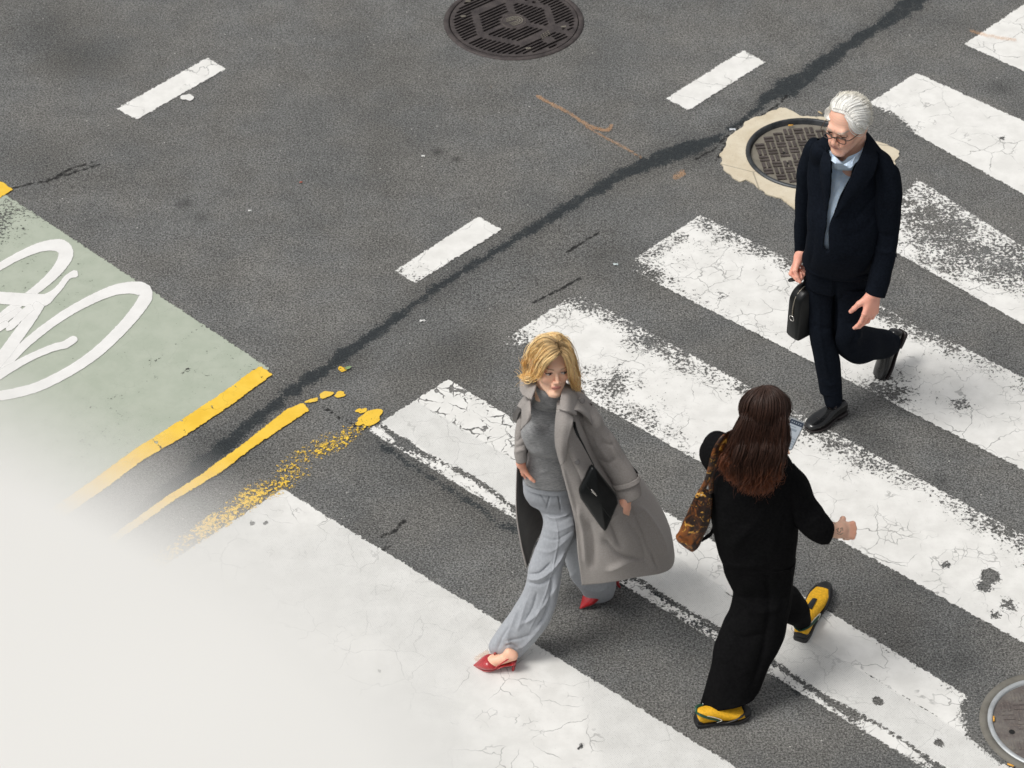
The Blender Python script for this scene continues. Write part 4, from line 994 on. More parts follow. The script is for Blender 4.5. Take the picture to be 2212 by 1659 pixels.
def on_head(px, py, HC_, HR_, S_=1.0, c=(0, .018, .040), r=(.082, .097, .088)):
    """where the sight line through (px,py) meets the head ellipsoid (or passes nearest to it)"""
    o = (np.array([0, 0, CAM_H])-HC_)@HR_/S_; d = (ray(px, py))@HR_/S_
    o = (o-np.array(c))/np.array(r); d = d/np.array(r)
    A = d@d; B = o@d; C_ = o@o-1; D = B*B-A*C_
    t = (-B-math.sqrt(D))/A if D > 0 else -B/A
    l = o+d*t; l = l/np.linalg.norm(l)
    return HC_+HR_@((l*np.array(r)+np.array(c))*S_)
def head_guide(pts, rs, HC_, HR_, S_=1.0, **kw):
    rs = np.interp(np.linspace(0, 1, len(pts)), np.linspace(0, 1, len(rs)), rs)
    return np.array([np.r_[on_head(p_[0], p_[1], HC_, HR_, S_, **kw), r_] for p_, r_ in zip(pts, rs)])
# ================================================================== BLONDE WOMAN IN THE GREY TRENCH COAT
A1 = lambda x, y: (1060+.2222*x, 691+.2222*y)
A2 = lambda x, y: (995.4+.3333*x, 967.7+.3333*y)
YB = 8.28
wl = person('person', (float(P(1190, 1300, YB)[0]), YB, 0), 'blonde woman walking in open grey trench coat, grey turtleneck, wide trousers and red heels')
M_COAT = cloth('taupe_coat_wool', (.315, .288, .268), (.37, .342, .322), (160, 160, 160), weave=1100, sheen=.1, bump=.12)
M_LINING = cloth('coat_lining', (.050, .044, .040), (.075, .066, .060), (14, 14, 14), weave=500, bump=.15, rough=.6)
M_KNIT = cloth('marl_knit', (.20, .202, .206), (.37, .37, .37), (70, 70, 420), weave=700, sheen=.3, bump=.4)
M_TROU = cloth('light_grey_wool', (.345, .362, .39), (.40, .417, .445), (120, 120, 50), weave=1300, sheen=.12, bump=.2)
M_RED = leather('red_leather', (.42, .012, .018), .28, .5, .1, .4)
M_BLK = leather('black_leather', (.005, .006, .0065), .36, .3, .2)
M_METAL = simple('bright_metal', (.6, .58, .55), .25, .9, var=.05)
M_BTN = simple('horn_button', (.15, .14, .135), .4)
M_HEEL = simple('dark_heel', (.02, .015, .015), .4)

# --- body
HC = P(1191, 784, YB-.02); HR = rotm(rad(14), rad(-9), rad(4))
hd = head_sdf(True); B_ = SDF(); B_.add(hd, HR, HC)
V1, F1 = B_.mesh(.0019)
l1 = (V1-HC)@HR; c1 = head_color(l1, True, (.92, .60, .43)); c1 = eye_paint(c1, l1, (.0035, -.002), .32, (.05, .06, .06))
frk = vnoise(l1, 300); m_ = np.clip(frk-.35, 0, 1)*np.clip(1-np.abs(l1[:, 2]+.03)/.05, 0, 1)*(l1[:, 1] < -.04); c1 = c1*(1-m_[:, None]*.35)
sh_r, sh_l = P(1140, 885, YB+.02), P(1262, 890, YB+.0); nk = HC+np.array([0, .03, -.17])
el_r, wr_r = P(1122, 950, YB+.06), P(1128, 1000, YB-.02)
el_l, wr_l = P(1305, 1000, YB+.03), P(1352, 1072, YB-.10)
hp = P(1187, 1072, YB+.02)
hpL, hpR = hp+[.06, 0, 0], hp-[.045, 0, 0]
kn_r, an_r = P(1165, 1250, YB-.14), P(1100, 1402, YB-.15)
kn_l, an_l = P(1235, 1215, YB+.04), P(1305, 1280, YB+.24)
bd = SDF(); bd.chain([nk+[0, 0, .05], nk, (sh_r+sh_l)/2-[0, .01, .14], hp+[0, 0, .12], hp+[0, 0, .04]], [.034, .034, .05, .04, .035], k=.015)
bd.chain([nk-[0, -.02, .10], sh_r+[.015, .03, -.05], P(1126, 930, YB+.05), P(1126, 975, YB+.01)], [.03, .018, .016, .014], k=.012); bd.chain([nk-[0, 0, .05], sh_l-[.02, 0, .04], P(1300, 958, YB-.05), P(1325, 1005, YB-.07), wr_l], [.03, .022, .024, .024, .022], k=.012)
bd.chain([hp, P(1200, 1110, YB-.0), P(1207, 1150, YB-.04), P(1180, 1230, YB-.10), P(1150, 1310, YB-.14), an_r], [.04, .03, .03, .028, .024, .022], k=.01); bd.chain([hpL-[0, 0, .02], P(1238, 1160, YB+.06), P(1275, 1225, YB+.13), an_l], [.045, .045, .036, .028], k=.012)
V2, F2 = bd.mesh(.009)
# left hand (right in the picture) closed beside the bag, right hand slipping into the pocket
hl = SDF(); dl = unit(P(1345, 1106, YB-.12)-wr_l); hl.add(hand_sdf(1, (.95, 1.15, 1.3, 1.35), .5, .04, .5), basis(dl, (.6, -.75, .2)), wr_l+dl*.036+np.array([.0, -.02, 0]), .95)
V3, F3 = hl.mesh(.0024)
hr = SDF(); w0 = P(1125, 1001, YB-.035); dr = unit(P(1134, 1050, YB+.06)-w0); hr.add(hand_sdf(-1, (.2, .2, .25, .3), -.25, .05, .1, arm=.02), basis(dr, (-.85, -.3, .1)), w0, .74)
V4, F4 = hr.mesh(.0024)
# feet: the front foot is bare above the red vamp
GF_h, GF_t = G(1108, 1449), G(1029, 1440); GF_h = GF_h+[0, 0, .075]; up_ = (0, -.0, 1)
fdir = unit(GF_t-GF_h)
ft = SDF(); hl_ = GF_h+[0, 0, .02]; ball = hl_+(GF_t-GF_h)*.56+[0, 0, -.014]
ft.chain([an_r+[0, 0, .05], an_r-[0, 0, .01], hl_+fdir*.02+[0, 0, .02]], [.025, .023, .021], k=.015)
ft.cap(hl_, ball, .023, .022, k=.015); ft.cap(an_r+fdir*.02, ball+[0, 0, .008], .025, .018, k=.03); ft.cap(ball, hl_+(GF_t-GF_h)*.66+[0, 0, -.012], .020, .012, k=.02)
V5, F5 = ft.mesh(.003)
allV, allF, allC = [], [], []; o_ = 0
sk = np.array((.90, .56, .41))
for V_, F_, c_ in ((V1, F1, c1), (V2, F2, np.tile(sk, (len(V2), 1))), (V3, F3, np.tile(sk*[1.02, .92, .9], (len(V3), 1))), (V4, F4, np.tile(sk*[1.02, .80, .75], (len(V4), 1))), (V5, F5, np.tile(sk*[1.0, .96, .92], (len(V5), 1)))):
    allV.append(V_); allF.append(F_+o_); allC.append(c_); o_ += len(V_)
part('body', (np.concatenate(allV), np.concatenate(allF)), M_SKIN, wl, cols={'skin': np.concatenate(allC)})

# --- knit turtleneck
kn_folds = [([(1130, 985), (1165, 975), (1200, 985)], 4, .003), ([(1135, 1000), (1170, 995), (1215, 1005)], 4, .003), ([(1150, 1030), (1190, 1025), (1225, 1035)], 4, -.003), ([(1140, 960), (1175, 965), (1205, 955)], 5, -.003), ([(1137, 1015), (1160, 1022), (1190, 1016)], 4, .003),
            ([(1150, 905), (1165, 920), (1172, 940)], 8, .004)]
kw = lambda S, T, V: .0022*vnoise(V*[1, 1, 3.2], 9, 3)
rows = [((1163, 838), (1216, 838), -.015, .8), ((1161, 850), (1216, 850), -.02, .85), ((1157, 860), (1219, 862), -.015, .8), ((1146, 869), (1240, 874), 0, .5), ((1135, 880), (1258, 890), 0, .42), ((1130, 900), (1258, 905), 0, .5), ((1125, 925), (1245, 930), -.01, .66), ((1128, 948), (1240, 953), -.01, .66), ((1140, 970), (1234, 973), 0, .58),
        ((1139, 996), (1232, 999), 0, .54), ((1134, 1020), (1234, 1025), 0, .52), ((1131, 1038), (1236, 1046), .0, .52)]
bust = lambda S, T, V: kw(S, T, V)+.020*np.exp(-((proj(V)[..., 0]-1150)/20)**2-((proj(V)[..., 1]-930)/17)**2)+.020*np.exp(-((proj(V)[..., 0]-1212)/20)**2-((proj(V)[..., 1]-933)/17)**2)
part('turtleneck_sweater', otube(rows, YB, .6, st=.006, seg=110, wr=bust, folds=kn_folds, cap0=False), M_KNIT, wl)
V, F = otube([((1160, 831), (1217, 834), -.02, .84), ((1158, 843), (1219, 846), -.022, .86), ((1159, 856), (1220, 859), -.02, .84), ((1157, 864), (1222, 866), -.015, .7)], YB, .8, st=.004, seg=70, wr=lambda S, T, V: .003*np.sin(S*3.14*3)+.001*vnoise(V, 30), cap0=True, cap1=False)
part('turtleneck_collar', (V, F), M_KNIT, wl)

# --- trousers: hips and two legs
tf = [([(1203, 1056), (1208, 1080), (1212, 1106)], 1.3, -.010), ([(1190, 1058), (1186, 1078), (1180, 1100)], 1.3, -.009), ([(1197, 1108), (1206, 1160), (1196, 1220), (1176, 1290), (1140, 1370)], 1.6, .005), ([(1160, 1045), (1166, 1065), (1182, 1092)], 1.6, -.006),
      ([(1177, 1112), (1200, 1120), (1230, 1110)], 3.5, .006), ([(1182, 1122), (1205, 1128), (1230, 1118)], 4, -.003),
      ([(1176, 1136), (1200, 1148), (1242, 1132)], 4, .004), ([(1168, 1160), (1200, 1166), (1238, 1146)], 4, -.004), ([(1158, 1188), (1190, 1192), (1230, 1160)], 5, .004),
      ([(1138, 1250), (1165, 1250), (1195, 1228), (1222, 1190)], 4.5, .011), ([(1140, 1240), (1165, 1238), (1190, 1216)], 3.5, -.010), ([(1138, 1258), (1168, 1262), (1195, 1246)], 4, -.010),
      ([(1205, 1260), (1180, 1300), (1150, 1335), (1120, 1350)], 6, .010), ([(1195, 1240), (1188, 1290), (1178, 1330), (1160, 1355)], 5, -.013), ([(1160, 1280), (1150, 1315), (1130, 1350)], 5, -.008), ([(1120, 1310), (1110, 1340), (1098, 1370), (1100, 1400)], 5, .009),
      ([(1140, 1290), (1128, 1330), (1118, 1365)], 5, .007), ([(1105, 1350), (1085, 1375), (1075, 1405)], 5, -.008), ([(1170, 1350), (1140, 1385), (1120, 1402)], 5, .009), ([(1150, 1370), (1120, 1380), (1090, 1385)], 4, -.007), ([(1092, 1396), (1105, 1392), (1118, 1402)], 4, -.008), ([(1240, 1120), (1246, 1150), (1228, 1200), (1212, 1260), (1200, 1300)], 4, -.012)]
tf = [(a_, b_*.72, c_*.9) for a_, b_, c_ in tf]
tw = lambda S, T, V: .0025*vnoise(V*[1, 1, 1.6], 7, 5)+.0010*vnoise(V*[1, 1, .5], 26, 8)
hip = [((1131, 1030), (1236, 1041), .01, .50), ((1130, 1044), (1237, 1054), .01, .52), ((1131, 1064), (1240, 1074), .01, .54), ((1142, 1084), (1238, 1094), .02, .44)]
V, F = otube(hip, YB, .66, st=.0035, seg=200, wr=tw, folds=tf, e=.92, cap0=True, cap1=True); parts_ = [(V, F)]
legR = [((1132, 1056), (1238, 1066), .010, .530), ((1137, 1070), (1240, 1079), .010, .53), ((1149, 1088), (1242, 1097), .005, .53), ((1166, 1104), (1243, 1114), -.005, .56), ((1174, 1128), (1246, 1136), -.03, .66), ((1167, 1158), (1244, 1160), -.05, .66), ((1152, 1194), (1228, 1190), -.07, .68), ((1141, 1228), (1216, 1226), -.10, .68), ((1137, 1254), (1210, 1260), -.12, .68),
        ((1126, 1286), (1205, 1292), -.13, .66), ((1112, 1311), (1197, 1318), -.14, .66), ((1093, 1340), (1184, 1346), -.15, .64), ((1069, 1371), (1160, 1378), -.16, .62), ((1056, 1394), (1140, 1400), -.17, .60), ((1062, 1408), (1126, 1414), -.17, .60)]
V, F = otube(legR, YB, .66, st=.004, seg=170, wr=tw, folds=tf, cap0=False); parts_.append((V, F))
legL = [((1190, 1088), (1246, 1088), .04, .8), ((1200, 1140), (1262, 1140), .05, .8), ((1215, 1190), (1285, 1180), .08, .8), ((1228, 1226), (1305, 1212), .12, .8), ((1244, 1254), (1322, 1236), .16, .8), ((1257, 1276), (1330, 1256), .19, .75), ((1264, 1289), (1326, 1279), .21, .7)]
V, F = otube(legL, YB, .7, st=.007, seg=80, wr=tw, folds=[([(1232, 1235), (1248, 1258), (1270, 1272)], 5, .01), ([(1262, 1270), (1290, 1276), (1315, 1266)], 4, .008)], cap0=False); parts_.append((V, F))
part('trousers', join(parts_), M_TROU, wl)
wb = otube([((1130, 1032), (1237, 1043), .008, .53), ((1130, 1045), (1238, 1055), .008, .545)], YB, .69, st=.004, seg=90, wr=lambda S, T, V: .0015+0*S, cap0=False, cap1=False); part('waistband', wb, M_TROU, wl)

# --- red shoes
fr = shoe_frame(GF_h*[1, 1, 0]+[0, 0, .070], GF_t+[0, 0, .004], (0, 0, 1))
vamp = shoe_loft([(.44, .030, -.016, .004, 0), (.50, .038, -.017, .022, 0), (.60, .042, -.016, .034, 0), (.72, .038, -.012, .034, 0), (.85, .027, -.006, .026, 0), (.97, .012, .000, .016, 0), (1.06, .002, .004, .009, 0)], fr)
sf = part('shoe', vamp, M_RED, wl)
sole = shoe_loft([(-.02, .020, -.014, -.008, 0), (.05, .025, -.016, -.008, 0), (.3, .020, -.020, -.012, 0), (.6, .036, -.018, -.012, 0), (.8, .031, -.012, -.006, 0), (1.05, .003, .003, .006, 0)], fr); sp = part('sole', sole, M_RED, wl)
part('stiletto_heel', tube([fr[0]+[0, 0, -.006], fr[0]+fdir*-.004+[0, 0, -.035], GF_h*[1, 1, 0]+[0, 0, .002]], [.018, .009, .006], 12), M_RED, wl)
ca_ = an_r+np.array([-.002, -.004, -.016]); lx, ly = fr[1][:, 0], fr[1][:, 1]
part('ankle_strap', tube([ca_+lx*.031*math.cos(t_)+ly*.036*math.sin(t_)+np.array([0, 0, .006*math.sin(t_)]) for t_ in np.linspace(0, 2*np.pi, 18)], .0040, 6, 70, flat=.6), M_RED, wl)
part('ankle_strap', tube([fr[0]+fr[1]@np.array(q) for q in ((-.037, .48*fr[2], .0), (-.030, .22*fr[2], .018), (-.020, .02*fr[2], .030), (0, -.03*fr[2], .034), (.020, .02*fr[2], .030), (.030, .22*fr[2], .018), (.037, .48*fr[2], .0))], .0040, 6, 60, flat=.6), M_RED, wl)
part('ankle_strap', tube([ca_+ly*.034, fr[0]+fr[1]@np.array([.012, .40*fr[2], .045]), fr[0]+fr[1]@np.array([.030, .50*fr[2], .014])], .0036, 6, 16), M_RED, wl)
GB_t = G(1256, 1315); GB_h = G(1318, 1287); GB_h = GB_h+(GB_h-GB_t)*.18
frb = shoe_frame(GB_h*[1, 1, 0]+[0, 0, .11], GB_t+[0, 0, .004], (0, 0, 1))
part('shoe', shoe_loft([(-.02, .018, -.01, .03, 0), (.1, .026, -.012, .035, 0), (.45, .028, -.012, .034, 0), (.6, .036, -.012, .040, 0), (.78, .034, -.008, .032, 0), (.92, .017, -.002, .018, 0), (1.03, .003, .003, .008, 0)], frb), M_RED, wl)
part('stiletto_heel', tube([frb[0]+[0, 0, -.004], GB_h*[1, 1, 0]+[.01, .02, .04], GB_h*[1, 1, 0]+[.02, .03, .012]], [.018, .008, .006], 12), M_RED, wl)

# --- trench coat
def row(*q): return list(q)
def Wp(px, z, dy): return Pz(px, z, YB+dy)
Q = lambda px, py, dy: P(px, py, YB+dy)
coat = [[Q(1203, 868, -.10), Q(1228, 856, -.07), Q(1262, 872, .0), Wp(1255, 1.31, .10), Wp(1190, 1.35, .12), Wp(1142, 1.32, .09), Q(1124, 886, .03), Q(1128, 892, -.03)],
        [Q(1201, 905, -.165), Q(1235, 905, -.165), Q(1273, 912, -.02), Wp(1262, 1.25, .12), Wp(1190, 1.26, .15), Wp(1138, 1.25, .12), Q(1119, 915, .05), Q(1124, 918, .0)],
        [Q(1200, 950, -.195), Q(1238, 952, -.20), Q(1281, 952, -.03), Wp(1268, 1.18, .14), Wp(1190, 1.18, .165), Wp(1130, 1.18, .14), Q(1118, 955, .08), Q(1126, 958, .05)],
        [Q(1210, 1000, -.205), Q(1255, 1004, -.215), Q(1305, 1002, -.03), Wp(1290, 1.04, .16), Wp(1200, 1.04, .18), Wp(1130, 1.04, .15), Q(1119, 1000, .09), Q(1118, 1000, .07)],
        [Q(1227, 1064, -.20), Q(1290, 1070, -.22), Q(1352, 1060, -.02), Wp(1330, .88, .20), Wp(1215, .88, .22), Wp(1135, .88, .18), Q(1118, 1060, .09), Q(1116, 1060, .06)],
        [Q(1243, 1130, -.19), Q(1325, 1140, -.22), Q(1410, 1125, .0), Wp(1380, .68, .26), Wp(1245, .68, .27), Wp(1150, .68, .22), Q(1120, 1115, .10), Q(1118, 1116, .07)],
        [Q(1249, 1198, -.18), Q(1345, 1205, -.21), Q(1443, 1182, .02), Wp(1410, .50, .30), Wp(1270, .50, .31), Wp(1165, .50, .25), Q(1129, 1170, .12), Q(1127, 1172, .09)],
        [Q(1257, 1264, -.16), Q(1360, 1250, -.19), Q(1453, 1222, .02), Wp(1418, .36, .33), Wp(1285, .36, .34), Wp(1180, .36, .28), Q(1140, 1220, .14), Q(1138, 1222, .11)]]
cf = [([(1255, 905), (1268, 935), (1285, 965)], 4, -.012), ([(1238, 900), (1244, 925), (1250, 950)], 3, -.010), ([(1262, 880), (1280, 905), (1293, 925)], 3, -.006),
      ([(1280, 1090), (1320, 1130), (1345, 1190)], 12, -.014), ([(1300, 1160), (1340, 1200), (1400, 1215)], 12, -.014), ([(1265, 1120), (1280, 1170), (1275, 1230)], 10, -.012), ([(1250, 1090), (1262, 1150), (1268, 1220)], 6, .010),
      ([(1370, 1090), (1410, 1140), (1438, 1200)], 12, .014), ([(1355, 1085), (1378, 1130), (1400, 1180), (1425, 1235)], 2.2, -.007), ([(1310, 1230), (1350, 1215), (1395, 1212)], 7, .012), ([(1225, 980), (1245, 1020), (1262, 1060)], 8, -.008), ([(1215, 1000), (1234, 1070), (1252, 1130)], 4, .005)]
cf = [(a_, b_*.8, c_*1.5) for a_, b_, c_ in cf]+[([(1262, 1010), (1290, 1055), (1300, 1110)], 5, .010), ([(1232, 1090), (1246, 1150), (1256, 1230)], 2.0, .004), ([(1300, 1150), (1330, 1110), (1350, 1090)], 6, .010), ([(1350, 1120), (1385, 1170), (1400, 1225)], 5, -.008)]
cw = lambda S, T, V: .007*vnoise(V*[1, 1, .8], 4.2, 21)*np.clip(S*1.6, .2, 1)+.0014*vnoise(V*[1, 1, .4], 13, 4)
V, F = sheet(coat, YB, st=.0065, wr=cw, folds=cf, thick=.0035, world=True)
# outside cloth, inside lining: two material slots
o = part('trench_coat', (V, F), M_COAT, wl); o.data.materials.append(M_LINING)
me = o.data; npoly = len(me.polygons); mi = np.zeros(npoly, np.int32)
half = (npoly-0)//2
cen = np.zeros(npoly*3, np.float32); me.polygons.foreach_get('center', cen); vidx = np.array([me.polygons[i].vertices[0] < len(me.vertices)//2 for i in range(npoly)])
# which shell faces outward: compare the shells' distance from the body's axis
co = np.zeros(len(me.vertices)*3, np.float32); me.vertices.foreach_get('co', co); co = co.reshape(-1, 3); hv = len(co)//2
axx = np.c_[np.interp(co[:, 2], [.3, .9, 1.5], [P(1290, 1200, YB+.05)[0]-wl.location[0], P(1230, 1060, YB)[0]-wl.location[0], 0]), np.full(len(co), .05)]
dd = np.linalg.norm(co[:, :2]-axx, axis=1); outer_first = (dd[:hv] > dd[hv:]).mean() > .5
mi[:] = np.where(vidx == outer_first, 0, 1); me.polygons.foreach_set('material_index', mi)
# sleeves
sw = lambda S, T, V: .004*vnoise(V, 11, 31)+.002*vnoise(V, 24, 2)
slf = [([(1268, 925), (1290, 958), (1318, 1000)], 5, .007), ([(1290, 935), (1315, 975), (1345, 1030)], 6, -.006), ([(1300, 955), (1318, 962), (1330, 956)], 3, -.006), ([(1290, 990), (1312, 1000), (1335, 992)], 4, -.006), ([(1255, 900), (1272, 925), (1285, 960)], 5, -.007), ([(1312, 925), (1330, 965), (1362, 1015)], 3, -.004)]
slL = [((1236, 872), (1280, 874), -.02, .9), ((1246, 905), (1300, 902), -.045, .9), ((1255, 932), (1308, 920), -.05, .85), ((1269, 958), (1330, 948), -.05, .8), ((1291, 996), (1353, 990), -.06, .78), ((1318, 1034), (1374, 1024), -.08, .76), ((1330, 1062), (1383, 1046), -.10, .74), ((1338, 1083), (1387, 1066), -.11, .72)]
part('coat_sleeve', otube(slL, YB, .8, st=.006, seg=70, wr=sw, folds=slf, cap0=False), M_COAT, wl)
cuff = otube([((1324, 1043), (1377, 1029), -.09, .80), ((1329, 1053), (1382, 1038), -.097, .80)], YB, .8, st=.003, seg=60, wr=lambda S, T, V: .006+0*S, cap0=False, cap1=False); cs_ = part('cuff_strap', cuff, M_COAT, wl, solid=.003)
part('cuff_buckle', join([box(0, 0, 0, .034, .026, .006, 0, .001)]), M_COAT, wl).location = Vector(P(1352, 1048, YB-.155))-wl.location
slR = [((1122, 880), (1150, 886), .02, 1.0), ((1116, 905), (1140, 915), .0, 1.0), ((1113, 935), (1137, 940), -.02, 1.0), ((1112, 960), (1136, 965), -.04, 1.0), ((1112, 982), (1137, 985), -.05, .95), ((1116, 997), (1138, 994), -.055, .9)]
part('coat_sleeve', otube(slR, YB, .9, st=.005, seg=60, wr=sw, folds=[([(1113, 968), (1125, 964), (1136, 958)], 3, -.006), ([(1112, 978), (1124, 972), (1137, 972)], 3, .005), ([(1113, 955), (1122, 950), (1132, 940)], 3, -.005)], cap0=False), M_COAT, wl)
# lapels and collar, with their own thickness
lw = lambda S, T, V: .0012*vnoise(V, 20, 3)
part('lapel', sheet([[(1202, 886, -.19), (1222, 888, -.20), (1238, 904, -.20)], [(1199, 925, -.215), (1218, 925, -.235), (1236, 918, -.225)], [(1201, 965, -.225), (1213, 965, -.245), (1227, 950, -.24)], [(1212, 1005, -.225), (1216, 1002, -.24), (1221, 990, -.235)]], YB, st=.006, wr=lw, thick=.006), M_COAT, wl)
part('lapel', sheet([[(1146, 864, -.10), (1136, 870, -.09), (1127, 884, -.07)], [(1147, 888, -.15), (1138, 895, -.15), (1127, 905, -.11)], [(1146, 906, -.16), (1137, 914, -.17), (1126, 922, -.13)], [(1133, 918, -.14), (1128, 924, -.14), (1124, 930, -.12)]], YB, st=.006, wr=lw, thick=.005), M_COAT, wl)
part('collar', sheet([[(1217, 828, -.03), (1214, 845, -.10), (1207, 884, -.20)], [(1228, 832, -.02), (1230, 852, -.10), (1226, 890, -.21)], [(1240, 843, .02), (1246, 862, -.05), (1244, 897, -.17)]], YB, st=.005, wr=lw, thick=.008), M_COAT, wl)
part('collar', sheet([[(1160, 822, .0), (1157, 838, -.08), (1148, 864, -.12)], [(1144, 818, .03), (1140, 840, -.05), (1140, 860, -.11)], [(1125, 816, .06), (1124, 842, .0), (1128, 852, -.06)]], YB, st=.005, wr=lw, thick=.007), M_COAT, wl)
part('collar_back', sheet([[(1217, 826, .0), (1219, 842, -.02)], [(1220, 824, .06), (1226, 838, .07)], [(1190, 818, .10), (1190, 830, .12)], [(1158, 820, .08), (1152, 832, .09)], [(1158, 826, .02), (1148, 842, .0)]], YB, st=.007, thick=.006), M_COAT, wl)
# storm flap on the far shoulder and epaulet on the near one
part('storm_flap', sheet([[(1136, 866, .0), (1140, 872, -.06)], [(1122, 878, .02), (1130, 882, -.05)], [(1110, 892, .03), (1120, 896, -.02)], [(1108, 908, .03), (1116, 914, .0)]], YB, st=.005, wr=lw, thick=.005), M_LINING, wl)
part('shoulder_yoke', sheet([[(1140, 850, .02), (1128, 862, .0), (1118, 878, -.02)], [(1150, 856, -.06), (1140, 868, -.07), (1128, 884, -.06)]], YB, st=.005, wr=lw, thick=.006), M_COAT, wl)
part('shoulder_yoke', sheet([[(1224, 846, .04), (1245, 842, .06), (1272, 862, .06), (1296, 898, .03)], [(1226, 862, -.06), (1250, 862, -.04), (1275, 882, -.03), (1298, 912, -.01)], [(1232, 886, -.17), (1250, 888, -.15), (1268, 902, -.12), (1280, 920, -.09)]], YB, st=.006, wr=lw, thick=.006, folds=[([(1266, 870), (1274, 885), (1284, 905)], 2.5, -.006)]), M_COAT, wl)
part('epaulet', sheet([[(1248, 862, -.055), (1254, 854, -.03)], [(1262, 878, -.065), (1270, 869, -.04)], [(1284, 906, -.07), (1293, 900, -.045)]], YB, st=.004, thick=.005), M_COAT, wl)
V, F = lathe([(.0001, .004), (.0075, .004), (.0092, .003), (.0095, 0)], 20)
for px, py, dy in ((1258, 866, -.085), (1247, 998, -.222)):
    o = part('coat_button', (V*1.25+np.array(wl.location), F), M_BTN, wl); o.location = Vector(P(px, py, YB+dy))-wl.location*1; o.rotation_euler = (rad(55), 0, 0)

# --- hair
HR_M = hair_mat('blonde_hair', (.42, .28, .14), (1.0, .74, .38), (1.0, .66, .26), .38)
gd = []
def g1(dys, pts, r0, r1, r2):
    n_ = len(pts); gd.append([(*A1(600+(x-600)*.90, 400+(y-400)*.97), dys[i] if not np.isscalar(dys) else dys, (r0, r1, r2)[0 if i == 0 else (2 if i == n_-1 else 1)]*.85) for i, (x, y) in enumerate(pts)])
# from the parting over the far side of the head
g1((-.03, .0, .03, .04, .03, .02, .03), [(640, 235), (560, 180), (470, 215), (385, 330), (360, 450), (330, 535), (265, 560)], .012, .022, .006)
g1((-.04, -.02, .0, .01, .01, .0, .02), [(648, 245), (560, 225), (460, 290), (395, 400), (375, 500), (350, 555), (290, 572)], .012, .022, .006)
g1((-.06, -.06, -.04, -.02, -.02, -.02), [(655, 262), (570, 270), (485, 340), (425, 440), (405, 520), (345, 570)], .012, .021, .007)
g1((-.075, -.085, -.08, -.06, -.05, -.04), [(665, 285), (590, 315), (520, 375), (465, 455), (430, 530), (380, 575)], .011, .017, .006)
g1((-.085, -.10, -.105, -.09, -.08), [(680, 310), (620, 350), (545, 405), (495, 470), (455, 560)], .010, .012, .005)
g1((-.05, -.03, .0, .03, .05), [(630, 225), (520, 200), (420, 270), (370, 390), (345, 500)], .012, .024, .010)
g1((-.02, .04, .07, .08, .07), [(620, 210), (500, 190), (400, 280), (360, 400), (370, 520)], .014, .026, .014)
g1((.0, .03, .03, .02), [(355, 440), (320, 520), (300, 480), (288, 395)], .012, .008, .002)
g1((-.02, -.03, -.03, .0), [(420, 510), (380, 560), (310, 578), (255, 555)], .012, .008, .003)
# near side
g1((-.04, -.03, -.02, .0, .02, .03), [(655, 235), (720, 260), (770, 340), (790, 450), (830, 570), (885, 690)], .012, .020, .006)
g1((-.07, -.07, -.06, -.04, -.02, .0), [(680, 280), (745, 320), (785, 410), (808, 520), (828, 610), (862, 680)], .012, .017, .006)
g1((-.085, -.095, -.09, -.075, -.05, -.03), [(700, 318), (755, 365), (785, 440), (800, 530), (815, 600), (845, 660)], .010, .012, .005)
g1((-.02, .0, .03, .05, .05, .04), [(640, 215), (700, 215), (765, 290), (815, 410), (845, 540), (872, 660)], .012, .021, .007)
g1((.02, .05, .08, .08, .07), [(620, 200), (690, 200), (760, 300), (800, 430), (830, 560)], .014, .025, .012)
g1((.0, .07, .10, .10), [(600, 190), (620, 230), (640, 330), (640, 480)], .014, .05, .05)
g1((-.01, -.01, .02, .05), [(640, 250), (610, 175), (560, 200), (500, 260)], .016, .026, .02)
g1((-.01, .0, .03, .06), [(640, 250), (650, 178), (700, 210), (740, 280)], .016, .026, .02)
g1((.0, .03, .06, .08), [(560, 190), (600, 172), (660, 185), (720, 240)], .016, .026, .02)
hg = lambda pts, rs: gd.append(head_guide([A1(*q) for q in pts], rs, HC, HR, 1.0, r=(.081, .096, .087)))
hg([(640, 250), (600, 195), (540, 190), (470, 230), (410, 300)], (.006, .014, .016))
hg([(645, 260), (585, 225), (510, 245), (440, 310), (395, 400)], (.006, .014, .016))
hg([(655, 275), (590, 265), (520, 310), (465, 380), (430, 450)], (.006, .013, .014))
hg([(668, 295), (610, 300), (550, 345), (500, 410), (460, 480)], (.006, .012, .012))
hg([(640, 250), (660, 195), (700, 215), (750, 290), (775, 370)], (.006, .014, .016))
hg([(655, 262), (705, 248), (752, 305), (785, 390), (800, 460)], (.006, .013, .014))
hg([(675, 290), (725, 300), (762, 370), (785, 450), (797, 520)], (.006, .012, .012))
hg([(620, 225), (600, 180), (640, 172), (700, 195), (750, 250)], (.010, .014, .016))
Vh, Fh, th_, rh_ = locks(gd, YB-.02, n=120, wave=.0034, seed=5, thin=.0010, seg=22)
Vq, Fq, tq, rq = locks([g_i for g_i in gd], YB-.02, n=5, wave=.009, seed=77, thin=.0006, seg=22, tipfree=5)
Fh = np.concatenate([Fh, Fq+len(Vh)]); Vh = np.concatenate([Vh, Vq]); th_ = np.r_[th_, tq]; rh_ = np.r_[rh_, rq]
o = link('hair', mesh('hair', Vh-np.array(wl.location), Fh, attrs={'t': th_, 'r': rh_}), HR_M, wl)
cap_ = SDF(); cap_.add(SDF().ell((0, .020, .038), (.076, .088, .080), k=.01).ell((0, .040, -.01), (.066, .058, .072), k=.02), HR, HC)
Vc, Fc = cap_.mesh(.004); lc = (Vc-HC)@HR; keep_ = ~((lc[:, 1] < -.030) & (lc[:, 2] < .075-.9*(np.abs(lc[:, 0]-.012)-.0)*.35))
Fc = Fc[keep_[Fc].all(1)]
